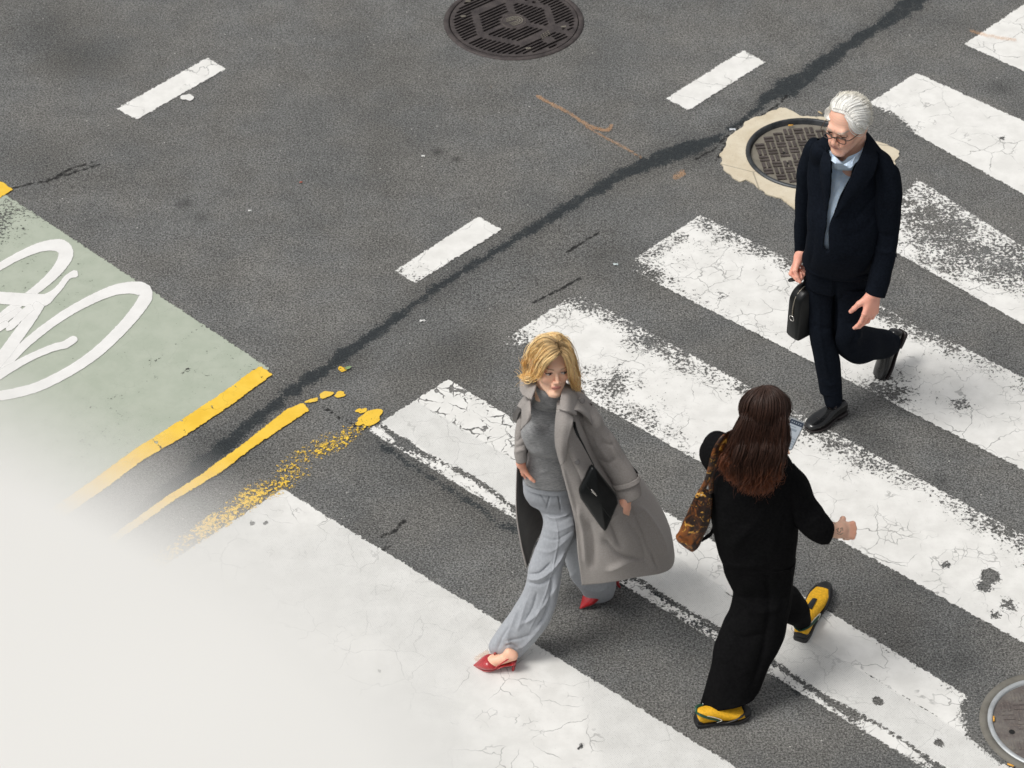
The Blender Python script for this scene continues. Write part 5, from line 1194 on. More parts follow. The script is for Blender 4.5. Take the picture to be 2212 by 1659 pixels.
link('scalp_hair', mesh('scalp_hair', Vc-np.array(wl.location), Fc, attrs={'t': np.full(len(Vc), .22), 'r': .3+.3*vnoise(Vc, 120)}), HR_M, wl)

# --- black bag under her arm (a thing of its own)
bag = person('handbag', tuple(P(1292, 1080, YB-.24)), ''); tag(bag, 'flat black leather handbag carried under the blonde woman\'s arm on a thin strap', 'bag'); bag['category'] = 'bag'
bc = [[(1279, 1001, -.215), (1338, 1075, -.20)], [(1247, 1067, -.255), (1305, 1149, -.24)]]
A_ = np.array([[P(x, y, YB+d) for x, y, d in r] for r in bc]); nrm = unit(np.cross(A_[1, 0]-A_[0, 0], A_[0, 1]-A_[0, 0])); nrm = nrm*np.sign(nrm@(np.array([0, 0, CAM_H])-A_[0, 0]))
def slab(cn, nrm, th, inset=.004, nb=8):
    """a soft flat box: rounded rim round the quad cn (2x2x3)"""
    out = []
    for dz, ins in ((-th/2, .012), (-th/2+.006, .002), (0, 0), (th/2-.006, .002), (th/2, .012)):
        c_ = cn.reshape(4, 3)[[0, 1, 3, 2]]; m_ = c_.mean(0); ring = []
        for i in range(4):
            p0, p1 = c_[i], c_[(i+1) % 4]
            for t_ in np.linspace(0, 1, nb, endpoint=False): 
                q_ = p0*(1-t_)+p1*t_; cr = min(t_, 1-t_); sh = .010*math.exp(-(cr/.06)**2)
                ring.append(q_+unit(m_-q_)*(ins+sh)+nrm*dz)
        out.append(ring)
    V = np.array(out).reshape(-1, 3); n_ = 4*nb; F = [tuple(f) for f in gridF(5, n_, True)]
    V = np.vstack([V, np.array(out[0]).mean(0), np.array(out[-1]).mean(0)+nrm*.003]); k0 = len(V)-2
    F += [(j, k0, (j+1) % n_) for j in range(n_)]+[(4*n_+j, 4*n_+(j+1) % n_, k0+1) for j in range(n_)]
    return V, F
part('bag_body', slab(A_, nrm, .036), M_BLK, bag)
ux_b = unit(A_[0, 1]-A_[0, 0]); A2_ = A_.copy(); A2_ = np.array([[A_[0, 0]*.98+A_[1, 0]*.02, A_[0, 1]*.98+A_[1, 1]*.02], [A_[0, 0]*.42+A_[1, 0]*.58, A_[0, 1]*.42+A_[1, 1]*.58]])+nrm*.0185
part('bag_flap_seam', tube([A2_[1, 0]+ux_b*.01, (A2_[1, 0]+A2_[1, 1])/2, A2_[1, 1]-ux_b*.01], .0022, 6, 30), M_BLK, bag)
pc = P(1283, 1064, YB-.285); ux = unit(A_[0, 1]-A_[0, 0]); uy = unit(A_[1, 0]-A_[0, 0])
part('clasp', tube([pc-ux*.022, pc-ux*.004+nrm*.004, pc+ux*.022], [.0022, .004, .0022], 8), M_METAL, bag); part('clasp', tube([pc-uy*.004-ux*.01, pc+uy*.006-ux*.008], .003, 8), M_METAL, bag)
part('strap', tube([P(1238, 905, YB-.13), P(1245, 932, YB-.21), P(1262, 965, YB-.23), P(1283, 1006, YB-.225)], .0065, 8, 40, flat=.4), M_BLK, bag)
part('strap', tube([P(1290, 895, YB-.02), P(1312, 930, YB-.02), P(1334, 960, YB-.03), P(1360, 1002, YB-.05), P(1375, 1027, YB-.06), P(1345, 1070, YB-.12)], .0065, 8, 50, flat=.5), M_BLK, bag)
# ================================================================== WHITE-HAIRED MAN WITH THE BRIEFCASE
M5 = lambda x, y: (1677.4+.1667*x, 184.3+.1667*y)
M6 = lambda x, y: (1640.5+.3389*x, 387.1+.3389*y)
YM = 9.72
mn = person('person', (float(P(1805, 880, YM)[0]), YM, 0), 'white-haired man with glasses in a dark suit and pale blue shirt, one foot lifted')
M_SUIT = cloth('navy_black_suit', (.0055, .0075, .012), (.0085, .0115, .018), (90, 90, 90), weave=1200, sheen=.0, bump=.15, spec=.06)
M_SHIRT = cloth('pale_blue_shirt', (.62, .79, 1.0), (.72, .86, 1.0), (140, 140, 50), weave=1500, sheen=.1, bump=.15)
M_SHOE = leather('polished_black_shoe', (.0045, .005, .0055), .22, .5, .12, .35)
M_FRAME = simple('glasses_frame', (.035, .022, .015), .3)
HM = P(1830, 264, YM-.04); RM = rotm(rad(-37), rad(9), rad(0)); SM = 1.09
hm = head_sdf(False)
hm.cap((-.026, -.083, -.052), (-.034, -.066, -.082), .010, .010, k=.015); hm.cap((.026, -.083, -.052), (.034, -.066, -.082), .010, .010, k=.015)
B_ = SDF(); B_.add(hm, RM, HM, SM); V1, F1 = B_.mesh(.0021); l1 = ((V1-HM)@RM)/SM
c1 = head_color(l1, False, (.90, .54, .40)); c1 = eye_paint(c1, l1, (0, -.004), .75, (.05, .05, .05))
x_, y_, z_ = l1[:, 0], l1[:, 1], l1[:, 2]; ax_ = np.abs(x_)
fr_ = (y_ < -.03)
nl = fr_*np.exp(-((ax_-(.018+.35*np.clip(-z_-.038, 0, .03)))/.0022)**2)*((z_ < -.036) & (z_ > -.068)); c1 *= (1-.35*nl)[:, None]
bg_ = fr_*np.exp(-((z_+.016+.1*ax_)/.0028)**2)*((ax_ > .018) & (ax_ < .045)); c1 *= (1-.22*bg_)[:, None]
wk = fr_*np.clip(np.sin(z_*620+1.2*np.sin(x_*60))-.55, 0, 1)*((z_ > .035) & (z_ < .075)); c1 *= (1-.22*wk)[:, None]
gl = fr_*np.exp(-(x_/.0022)**2)*((z_ > .008) & (z_ < .03)); c1 *= (1-.25*gl)[:, None]
nkm = HM+RM@np.array([0, .035, -.15])*SM
shR, shL = P(1762, 330, YM+.08), P(1920, 372, YM-.06)
hpm = P(1806, 612, YM+.02)
bd = SDF(); bd.chain([nkm+[0, 0, .05], nkm-[0, 0, .05], P(1832, 430, YM+.06), P(1815, 540, YM+.04), hpm], [.055, .05, .06, .05, .035], k=.02)
wR = P(1728, 554, YM+.06); wL = P(1889, 632, YM-.15)
bd.chain([nkm-[0, 0, .09], shR-[0, 0, .05], P(1740, 432, YM+.09), P(1733, 490, YM+.08), wR], [.03, .025, .020, .019, .020], k=.012)
bd.chain([nkm-[0, -.04, .10], shL-[0, -.03, .05], P(1917, 470, YM-.07), wL], [.03, .028, .026, .025], k=.012)
anS = P(1797, 846, YM+.0); anL = P(1925, 742, YM+.36)
bd.chain([P(1775, 625, YM+.04), P(1776, 725, YM-.01), anS, P(1797, 868, YM+.0)], [.045, .042, .034, .03], k=.01)
bd.chain([P(1836, 640, YM), P(1835, 728, YM-.02), anL], [.04, .034, .026], k=.01)
V2, F2 = bd.mesh(.009)
dL = unit(P(1876, 694, YM-.20)-wL); hA = SDF(); hA.add(hand_sdf(1, (.42, .55, .62, .62), .35, .08, .45), basis(dL, (.15, -.95, .05)), wL+dL*.006, 1.08)
HSB = basis(dL, (.45, -.85, .15)); hA = SDF(); hA.add(hand_sdf(1, (.28, .36, .42, .48), .50, .04, .3), HSB, wL+dL*.006, 1.10); V3, F3 = hA.mesh(.0025)
gr = P(1723, 590, YM+.05); dR = unit(P(1718, 580, YM+.05)-wR); hB = SDF(); hB.add(hand_sdf(-1, (1.25, 1.4, 1.45, 1.45), .7, .03, .5, arm=.02), basis(dR, (-.8, .55, .1)), wR+dR*.0, .98); V4, F4 = hB.mesh(.0025)
sk = np.array((.90, .53, .40)); allV, allF, allC, o_ = [], [], [], 0
for V_, F_, c_ in ((V1, F1, c1), (V2, F2, np.tile(sk, (len(V2), 1))), (V3, F3, np.tile(sk*[1, .86, .86], (len(V3), 1))), (V4, F4, np.tile(sk*[1, .86, .86], (len(V4), 1)))):
    allV.append(V_); allF.append(F_+o_); allC.append(c_); o_ += len(V_)
part('body', (np.concatenate(allV), np.concatenate(allF)), M_SKIN, mn, cols={'skin': np.concatenate(allC)})
# glasses
def hl_(p): return HM+RM@np.array(p)*SM
gl_ = []
for s in (-1, 1):
    ring = [hl_((s*.033+.0225*math.copysign(abs(math.cos(t))**.7, math.cos(t)), -.103+.004*abs(math.cos(t)), -.006+.0145*math.copysign(abs(math.sin(t))**.7, math.sin(t)))) for t in np.linspace(0, 2*np.pi, 25)]
    part('glasses_rim', tube(ring, .0021, 6, 90), M_FRAME, mn)
    part('temple_arm', tube([hl_((s*.055, -.099, .001)), hl_((s*.070, -.085, .003)), hl_((s*.079, -.03, .002)), hl_((s*.082, .012, .004))], .0021, 6), M_FRAME, mn)
part('glasses_bridge', tube([hl_((-.0115, -.106, -.001)), hl_((0, -.110, .002)), hl_((.0115, -.106, -.001))], .0018, 6), M_FRAME, mn)
part('brow_bar', tube([hl_((-.055, -.100, .008)), hl_((-.033, -.107, .0095)), hl_((-.011, -.108, .006)), hl_((0, -.110, .004)), hl_((.011, -.108, .006)), hl_((.033, -.107, .0095)), hl_((.055, -.100, .008))], .0022, 6), M_FRAME, mn)
# shirt
rows = [((1790, 318), (1868, 300), -.02, .85), ((1784, 330), (1880, 318), .0, .8), ((1765, 345), (1905, 352), .045, .43), ((1760, 372), (1912, 400), .03, .46), ((1757, 420), (1895, 440), -.008, .54), ((1756, 480), (1884, 490), -.042, .60), ((1756, 520), (1872, 528), -.050, .54), ((1760, 540), (1864, 548), -.03, .46)]
sfold = [([(1806, 365), (1800, 420), (1792, 480), (1786, 540)], 3.2, .004), ([(1822, 365), (1812, 420)], 4, -.003), ([(1815, 400), (1800, 430), (1795, 460)], 4, -.004), ([(1800, 480), (1785, 510), (1782, 540)], 5, .004)]
part('shirt', otube(rows, YM, .55, st=.007, seg=110, wr=lambda S, T, V: .003*vnoise(V*[1, 1, .5], 14, 6), folds=sfold, cap0=False, cap1=False), M_SHIRT, mn, cut=([M5(*q) for q in ((700, 860), (770, 935), (850, 1015), (920, 950), (960, 820), (900, 560))], lambda V: V[:, 1] < YM+.02))
for pl in ([[(*M5(1165, 715), .02), (*M5(1100, 850), -.07), (*M5(1010, 930), -.11)], [(*M5(1150, 800), .0), (*M5(1095, 930), -.09), (*M5(950, 1075), -.14)]], [[(*M5(722, 912), -.05), (*M5(760, 930), -.10), (*M5(850, 1020), -.13)], [(*M5(708, 965), -.06), (*M5(722, 985), -.12), (*M5(765, 1010), -.155)]],
           [[(*M5(990, 945), -.10), (*M5(920, 1000), -.125), (*M5(870, 1030), -.135)], [(*M5(1000, 1040), -.13), (*M5(950, 1078), -.15), (*M5(915, 1040), -.15)]]):
    part('shirt_collar', sheet(pl, YM, st=.004, thick=.005), M_SHIRT, mn)
V, F = lathe([(.0001, .003), (.0055, .003), (.0062, 0)], 14)
for x, y in ((842, 1100), (828, 1200), (806, 1390), (782, 1560)):
    part('shirt_button', (V, F), M_METAL, mn).location = Vector(P(*M5(x, y), YM-.175))-mn.location
# jacket: torso with the front opening cut away
OPEN = [M5(*q) for q in ((640, 850), (715, 980), (705, 1150), (695, 1300), (680, 1500), (672, 1659))]+[M6(440, 40), M6(436, 160), M6(425, 300), M6(398, 440), M6(450, 500), M6(447, 400), M6(443, 300), M6(470, 250), M6(520, 120)]+[M5(745, 1659), M5(860, 1400), M5(985, 1180), M5(1010, 1060), M5(1100, 900), M5(1175, 700), M5(1000, 600)]
jf = [([(1834, 300), (1872, 300), (1858, 340), (1838, 380), (1816, 420), (1800, 460), (1790, 490)], 3, .003), ([(1905, 400), (1878, 440), (1845, 480)], 5, -.005), ([(1890, 470), (1860, 500), (1820, 510)], 6, -.006), ([(1880, 540), (1850, 550), (1810, 545)], 6, .006), ([(1845, 548), (1870, 540)], 3, -.005), ([(1760, 470), (1755, 530), (1746, 580)], 6, -.006), ([(1742, 505), (1752, 498)], 2, -.004)]
jw = lambda S, T, V: .006*vnoise(V*[1, 1, .8], 7, 12)+.0035*vnoise(V*[1, 1, 1.5], 15, 3)
jr = [((1794, 296), (1872, 301), -.02, .95), ((1776, 306), (1893, 316), .01, .70), ((1754, 318), (1926, 346), .01, .46), ((1748, 345), (1936, 375), .03, .42), ((1747, 385), (1925, 420), .01, .49), ((1746, 430), (1908, 455), -.015, .58), ((1744, 480), (1898, 495), -.05, .65), ((1739, 530), (1890, 538), -.05, .63), ((1735, 560), (1887, 572), 0, .62), ((1737, 572), (1884, 590), .0, .62)]
V, F = otube(jr, YM, .56, st=.0055, seg=150, wr=jw, folds=jf, e=.9, cap0=False, cap1=False)
cam_side = lambda V: V[:, 1] < YM+.0-.02
part('suit_jacket', (V, F), M_SUIT, mn, cut=(OPEN, cam_side), solid=.006)
# front flaps hanging below the button
part('jacket_lapel', sheet([[(*M5(1165, 705), -.03), (*M5(1250, 760), -.02), (*M5(1330, 860), -.03)], [(*M5(1095, 900), -.13), (*M5(1200, 960), -.13), (*M5(1300, 1020), -.12)], [(*M5(1000, 1110), -.165), (*M5(1120, 1180), -.17), (*M5(1240, 1180), -.155)], [(*M5(880, 1380), -.185), (*M5(960, 1420), -.19), (*M5(1080, 1400), -.18)], [(*M6(470, 245), -.19), (*M6(480, 250), -.195), (*M6(500, 240), -.19)]], YM, st=.006, thick=.006), M_SUIT, mn)
part('jacket_lapel', sheet([[(*M5(690, 880), -.06), (*M5(655, 870), -.05), (*M5(640, 800), -.02)], [(*M5(705, 1050), -.14), (*M5(640, 1050), -.13), (*M5(570, 1000), -.09)], [(*M5(700, 1250), -.165), (*M5(630, 1230), -.155), (*M5(570, 1180), -.12)], [(*M5(680, 1500), -.175), (*M5(640, 1480), -.17), (*M5(600, 1400), -.15)], [(*M6(430, 200), -.18), (*M6(425, 200), -.18), (*M6(418, 190), -.17)]], YM, st=.006, thick=.006), M_SUIT, mn)
V, F = lathe([(.0001, .004), (.0085, .003), (.0095, 0)], 16)
for x, y in ((465, 285), (458, 410)): part('jacket_button', (V, F), M_SHOE, mn).location = Vector(P(*M6(x, y), YM-.20))-mn.location
part('jacket_tail', sheet([[(*M6(845, 380), .10), (*M6(862, 380), .12)], [(*M6(850, 450), .11), (*M6(868, 455), .13)], [(*M6(855, 490), .12), (*M6(874, 497), .14)]], YM, st=.006, thick=.008), M_SUIT, mn)
jsw = lambda S, T, V: .004*vnoise(V, 12, 7)+.002*vnoise(V, 26, 1)
ar = [((1764, 304), (1800, 330), .05, .6), ((1745, 308), (1790, 334), .06, .8), ((1731, 335), (1778, 352), .08, .95), ((1721, 375), (1762, 392), .09, .95), ((1718, 430), (1757, 440), .09, .95), ((1716, 490), (1752, 500), .08, .9), ((1716, 552), (1744, 555), .07, .85)]
part('jacket_sleeve', otube(ar, YM, .9, st=.006, seg=70, wr=jsw, cap0=True), M_SUIT, mn)
al = [((1890, 322), (1938, 362), -.03, .8), ((1890, 365), (1946, 388), -.05, .9), ((1891, 430), (1949, 438), -.07, .9), ((1890, 500), (1943, 500), -.08, .85), ((1886, 548), (1935, 548), -.10, .82), ((1878, 597), (1924, 600), -.13, .8), ((1870, 629), (1912, 640), -.15, .78)]
part('jacket_sleeve', otube(al, YM, .85, st=.006, seg=76, wr=jsw, folds=[([(1890, 500), (1915, 512), (1940, 505)], 5, -.006), ([(1885, 530), (1910, 545), (1935, 538)], 5, .006), ([(1900, 440), (1925, 460)], 6, -.005)], cap0=True), M_SUIT, mn)
part('shirt_cuff', otube([((1717, 548), (1743, 551), .07, .8), ((1718, 556), (1741, 559), .07, .8)], YM, .8, st=.003, seg=40, cap0=False), M_SHIRT, mn)
# trousers
pf = [([(1806, 596), (1804, 640), (1803, 690), (1802, 730)], 3, -.02), ([(1770, 660), (1772, 720), (1785, 800), (1795, 835)], 3, .005), ([(1750, 700), (1775, 712), (1800, 705)], 5, -.006), ([(1800, 640), (1830, 645), (1868, 638)], 6, .006), ([(1806, 680), (1835, 700), (1860, 690)], 6, -.006), ([(1850, 728), (1838, 745), (1845, 765)], 4, -.010), ([(1862, 722), (1850, 735), (1860, 762)], 4, .007), ([(1770, 820), (1790, 832), (1815, 822)], 4, .006)]
pw = lambda S, T, V: .003*vnoise(V, 11, 41)
ps = []
ps.append(otube([((1742, 560), (1880, 572), .01, .55), ((1740, 590), (1878, 600), .01, .55), ((1744, 618), (1875, 624), .01, .50)], YM, .6, st=.008, seg=90, wr=pw, folds=pf))
ps.append(otube([((1738, 600), (1806, 600), .03, .85), ((1742, 658), (1805, 658), .02, .85), ((1749, 726), (1803, 726), -.01, .85), ((1758, 777), (1814, 777), -.01, .8), ((1767, 820), (1818, 820), .0, .8), ((1771, 846), (1819, 842), .0, .8)], YM, .85, st=.007, seg=70, wr=pw, folds=pf, cap0=False))
ps.append(otube([((1797, 610), (1876, 615), .0, .8), ((1802, 650), (1872, 655), -.01, .8), ((1802, 690), (1866, 690), -.02, .8), ((1801, 722), (1862, 716), -.02, .85), ((1804, 752), (1866, 714), .03, .85), ((1830, 774), (1880, 713), .12, .85), ((1868, 772), (1895, 713), .21, .85), ((1900, 769), (1915, 714), .29, .85), ((1925, 760), (1925, 715), .33, .8)], YM, .85, st=.007, seg=70, wr=pw, folds=pf, cap0=False))
part('suit_trousers', join(ps), M_SUIT, mn)
# shoes
def dress_shoe(heel, toe, up, lace=True):
    fr = shoe_frame(heel, toe, up); o = part('shoe', shoe_loft([(-.01, .020, .012, .055, 0), (.03, .032, .008, .075, 0), (.15, .036, .006, .082, 0), (.28, .037, .006, .080, 0), (.42, .039, .006, .070, 0), (.58, .045, .005, .056, .002), (.72, .047, .005, .046, .003), (.86, .040, .006, .040, .003), (.95, .028, .008, .034, .002), (1.0, .014, .010, .024, .001)], fr, 36), M_SHOE, mn)
    s_ = part('sole', shoe_loft([(-.02, .024, -.012, .010, 0), (.03, .036, -.014, .010, 0), (.25, .037, -.013, .010, 0), (.28, .033, -.004, .010, 0), (.42, .038, -.003, .009, 0), (.60, .050, -.004, .009, .002), (.74, .052, -.004, .009, .003), (.88, .044, -.003, .009, .003), (.97, .030, .0, .012, .002), (1.02, .012, .003, .012, .001)], fr, 30, e=.6), M_HEEL, mn)
    hh, M_, L = fr
    if lace:
        for i, t in enumerate((.36, .42, .48, .54)):
            part('shoe_lace', tube([hh+M_@np.array([-.020, t*L+.004, .070-.02*i*.55]), hh+M_@np.array([0, t*L-.002, .083-.02*i*.60]), hh+M_@np.array([.020, t*L+.004, .070-.02*i*.55])], .0019, 6, 12), M_HEEL, mn)
        for s in (-1, 1):
            part('shoe_lace', tube([hh+M_@np.array([0, .34*L, .088]), hh+M_@np.array([s*.024, .35*L, .100]), hh+M_@np.array([s*.036, .40*L, .085]), hh+M_@np.array([s*.012, .38*L, .086])], .0018, 6, 24), M_HEEL, mn)
    part('toe_seam', tube([hh+M_@np.array([x, (.74-.9*abs(x))*L, .047-18*x*x]) for x in (-.036, -.02, 0, .02, .036)], .0016, 6, 20), M_HEEL, mn)
    return fr
hS = G(1822, 890); tS = G(1744, 934); dress_shoe(hS+[0, 0, .014], tS+[0, 0, .010], (0, 0, 1))
hT = P(1950, 716, YM+.42); tT = P(1898, 832, YM+.30); dress_shoe(hT, tT, (-.80, -.42, .30), False)
part('sock', tube([P(1797, 838, YM), P(1800, 862, YM-.0), P(1800, 872, YM)], [.043, .041, .036], 24, flat=1.1), M_SUIT, mn)
part('sock', tube([P(1912, 742, YM+.32), P(1933, 737, YM+.365)], [.044, .038], 24), M_SUIT, mn)
# hair: swept back white strands
MH = hair_mat('white_hair', (.95, .93, .88), (1.0, .99, .95), (.98, .94, .84), .6)
def gm(dys, pts, r0, r1, r2):
    n_ = len(pts); gdm.append([(*M5(x, y), dys[i] if not np.isscalar(dys) else dys, (r0, r1, r2)[0 if i == 0 else (2 if i == n_-1 else 1)]) for i, (x, y) in enumerate(pts)])
gdm = []
mg = lambda pts, rs, r=(.080, .095, .086): gdm.append(head_guide([M5(*q) for q in pts], rs, HM, RM, SM, r=r))
Hs = cr_interp(np.array([(735, 330), (770, 345), (830, 360), (890, 385), (940, 450), (975, 515), (990, 560)]), 22)
Es = cr_interp(np.array([(860, 110), (980, 100), (1100, 130), (1200, 230), (1240, 380), (1240, 490), (1222, 590)]), 22)
Ms = cr_interp(np.array([(755, 225), (850, 205), (960, 225), (1060, 290), (1110, 390), (1125, 470), (1110, 545)]), 22)
for i_ in range(22):
    h0, m0, e0 = Hs[i_], Ms[i_], Es[i_]; wv_ = 4*math.sin(i_*1.7)
    mg([h0, h0*.55+m0*.45+(-8, -26-wv_*.4), m0+(0, wv_*.6), m0*.45+e0*.55+(10, 6), e0], (.004, .011, .014, .011))
for i_ in range(12):                                      # second, looser layer
    k2 = 21*(i_+.5)/12; a0 = [np.array([np.interp(k2, range(22), q[:, 0]), np.interp(k2, range(22), q[:, 1])]) for q in (Hs, Ms, Es)]
    mg([a0[0]*.8+a0[1]*.2+(0, -10), a0[0]*.4+a0[1]*.6+(0, -22), a0[1]*.8+a0[2]*.2, a0[1]*.4+a0[2]*.6+(6, 10), a0[2]+(6, 16)], (.005, .010, .011, .006), (.085, .100, .093))
mg([(700, 450), (672, 400), (690, 320), (740, 260)], (.005, .010, .010)); mg([(668, 470), (655, 400), (685, 310)], (.004, .008, .008))
mg([(1160, 520), (1195, 560), (1205, 620), (1180, 690)], (.008, .010, .006))
mg([(940, 440), (990, 540), (1040, 585), (1090, 590), (1150, 570)], (.006, .011, .008), (.090, .105, .098)); mg([(890, 390), (970, 470), (1030, 540), (1110, 565)], (.006, .010, .007), (.090, .105, .098))
Vh, Fh, th_, rh_ = locks(gdm, YM-.02, n=190, wave=.0034, seed=9, thin=.0010, seg=18, tipfree=.35)
Vq, Fq, tq, rq = locks(gdm, YM-.02, n=5, wave=.005, seed=78, thin=.0006, seg=18, tipfree=.8)
Fh = np.concatenate([Fh, Fq+len(Vh)]); Vh = np.concatenate([Vh, Vq]); th_ = np.r_[th_, tq]; rh_ = np.r_[rh_, rq]
link('hair', mesh('hair', Vh-np.array(mn.location), Fh, attrs={'t': th_, 'r': .52+.45*(rh_-.5)}), MH, mn)
cap_ = SDF(); cap_.add(SDF().ell((.002, .022, .036), (.0755, .087, .078), k=.01).ell((0, .050, -.01), (.066, .050, .060), k=.02), RM, HM, SM); Vc, Fc = cap_.mesh(.004); lc = ((Vc-HM)@RM)/SM
kp = (lc[:, 2] > .055-.9*np.clip(lc[:, 1]+.03, 0, .2)) & (lc[:, 2] > -.02) & ((lc[:, 1] > -.045) | (lc[:, 2] > .09))
Fc = Fc[kp[Fc].all(1)]; link('scalp_hair', mesh('scalp_hair', Vc-np.array(mn.location), Fc, attrs={'t': np.full(len(Vc), .4), 'r': np.full(len(Vc), .42)}), MH, mn)
for s in (-1, 1): part('eyebrow', tube([hl_((s*.012, -.0955, .017)), hl_((s*.03, -.0965, .0225)), hl_((s*.049, -.083, .017))], [.0016, .0026, .001], 6), simple('grey_brow', (.45, .33, .26), .8), mn)
# briefcase
fdr = unit((tS-hS)*[1, 1, 0]); sd_ = np.array([-fdr[1], fdr[0], 0]); bcn = P(1722, 650, YM+.02)
br = person('briefcase', tuple(P(1722, 690, YM+.1)), ''); tag(br, 'black leather briefcase with a zip, hanging from the white-haired man\'s hand', 'briefcase')
th_b, hh_b, LL = .080, .285, .36
fb = P(1708, 733, YM-.02)                       # bottom of the front end
cB = fb-fdr*LL/2+np.array([0, 0, hh_b/2])
def bevelled(c, f, s, u, L, T, Hh, r=.03):
    """a soft case: rounded outline in the f-u plane, thickness along s"""
    out = []
    n4 = []
    for (sx, sz, a0) in ((1, -1, -90), (1, 1, 0), (-1, 1, 90), (-1, -1, 180)):
        rr_ = r if sz > 0 else r*.35
        for t in np.linspace(0, 90, 6): n4.append((sx*(L/2-rr_)+rr_*math.cos(rad(a0+t)), sz*(Hh/2-rr_)+rr_*math.sin(rad(a0+t))))
    n4 = np.array(n4); m = len(n4)
    for d_, k_ in ((-T/2, .94), (-T/2+.006, .985), (-T/4, 1.0), (0, 1.004), (T/4, 1.0), (T/2-.006, .985), (T/2, .94)):
        for a_, b_ in n4: out.append(c+f*a_*k_+u*b_*k_+s*d_)
    V = np.array(out); F = [tuple(q) for q in gridF(7, m, True)]+[tuple(range(m-1, -1, -1)), tuple(range(6*m, 7*m))]
    return V, F
ub = np.array([0, 0, 1.0]); part('case_body', bevelled(cB, fdr, sd_, ub, LL, th_b, hh_b, .07), M_BLK, br)
zp = [cB+fdr*(LL/2*.2)+ub*(hh_b/2+.002), cB+fdr*(LL/2-.06)+ub*(hh_b/2+.001), cB+fdr*(LL/2-.012)+ub*(hh_b/2-.035), cB+fdr*(LL/2+.003)+ub*(hh_b/2-.09), cB+fdr*(LL/2+.003)+ub*(.0)]
part('zip', tube(zp, .0030, 6, 40), simple('zip_brass', (.30, .27, .22), .45, .5), br)
rc = cB+fdr*(LL/2+.006)-ub*.012; part('ring', tube([rc+sd_*(.014*math.cos(t))+ub*(.014*math.sin(t)) for t in np.linspace(0, 2*np.pi, 14)], .0025, 6, 40), M_METAL, br)
top = cB+ub*(hh_b/2); gp_ = gr+np.array([0, 0, -.02])
for s in (-1, 1): part('handle', tube([top+fdr*.115+sd_*s*.015, top+fdr*.10+sd_*s*.015+ub*.05, gp_+fdr*.05, gp_, gp_-fdr*.05, top-fdr*.03+sd_*s*.015+ub*.05, top-fdr*.045+sd_*s*.015], .0062, 8, 60), M_BLK, br)
# ================================================================== WOMAN IN BLACK SEEN FROM BEHIND
R3_ = lambda x, y: (1428.6+.25*x, 811+.25*y)
R4_ = lambda x, y: (1428.6+.25*x, 1179.7+.25*y)
YR = 7.95
wr_ = person('person', (float(P(1640, 1500, YR)[0]), YR, 0), 'woman in black seen from behind with long reddish brown hair and yellow sneakers')
M_BLACK = cloth('black_cotton', (.0055, .0055, .006), (.009, .009, .0095), (80, 80, 80), weave=1000, sheen=0, bump=.15, spec=.05)
M_BLACK2 = cloth('black_trouser_cloth', (.0050, .0050, .0054), (.0080, .0080, .0084), (80, 80, 80), weave=1000, sheen=0, bump=.15, spec=.05)
HRc = P(1655, 893, YR+.02); RR = rotm(rad(180-30), rad(12), 0)
hd_ = head_sdf(True); B_ = SDF(); B_.add(hd_, RR, HRc); V1, F1 = B_.mesh(.003); l1 = (V1-HRc)@RR; c1 = head_color(l1, True, (.80, .50, .38))
nkr = HRc+np.array([0, -.02, -.16])
wrs = P(1802, 1146, YR-.02); bd = SDF()
bd.chain([nkr+[0, 0, .04], nkr-[0, 0, .08], P(1632, 1110, YR), P(1632, 1200, YR)], [.042, .055, .07, .07], k=.02)
bd.chain([nkr-[0, 0, .09], P(1700, 1040, YR), P(1742, 1118, YR-.05), wrs], [.03, .032, .036, .027], k=.012)
bd.chain([nkr-[0, 0, .09], P(1560, 975, YR+.08), P(1545, 1005, YR+.2), P(1640, 1000, YR+.34)], [.03, .03, .028, .024], k=.012)
bd.chain([P(1612, 1220, YR), P(1618, 1330, YR-.03), P(1560, 1505, YR-.14)], [.05, .045, .035], k=.012)
bd.chain([P(1660, 1220, YR+.02), P(1700, 1300, YR+.16), P(1738, 1345, YR+.32)], [.05, .045, .034], k=.012)
V2, F2 = bd.mesh(.009)
# clenched right hand with a small tattoo on the forearm
dh = unit(P(1832, 1146, YR+.01)-wrs); ff = SDF(); ff.add(hand_sdf(-1, (1.35, 1.4, 1.45, 1.45), 1.25, .0, 1.2), basis(dh, (.0, -.65, .75)), wrs+dh*.020, .95)
ff.chain([P(1770, 1140, YR-.05), P(1790, 1144, YR-.03), wrs+dh*.01, wrs+dh*.035], [.034, .031, .026, .026], k=.015)
V3, F3 = ff.mesh(.0024); c3 = np.tile(np.array((.88, .55, .40)), (len(V3), 1)); q3 = proj(V3)
def tl(q, pts, w_): return poly_dist(q, [np.array(R3_(*p_)) for p_ in pts]) < w_
tt_ = tl(q3, [(1512, 1335), (1530, 1320), (1522, 1345), (1540, 1360), (1555, 1335), (1548, 1320), (1565, 1318), (1568, 1340)], .9)|tl(q3, [(1520, 1365), (1545, 1375), (1570, 1362)], .8)|tl(q3, [(1492, 1268), (1500, 1282)], .8)
c3[tt_] = c3[tt_]*[.35, .42, .45]
fing = q3[:, 0] > 1836; c3[fing] = c3[fing]*[1.02, .88, .84]
hh2 = SDF(); wl2 = P(1640, 1000, YR+.34); d2_ = unit(P(1690, 945, YR+.40)-wl2); hh2.add(hand_sdf(-1, (.6, .7, .7, .7), .4, .05), basis(d2_, (.2, .9, .3)), wl2, .9); V4, F4 = hh2.mesh(.004)
allV, allF, allC, o_ = [], [], [], 0
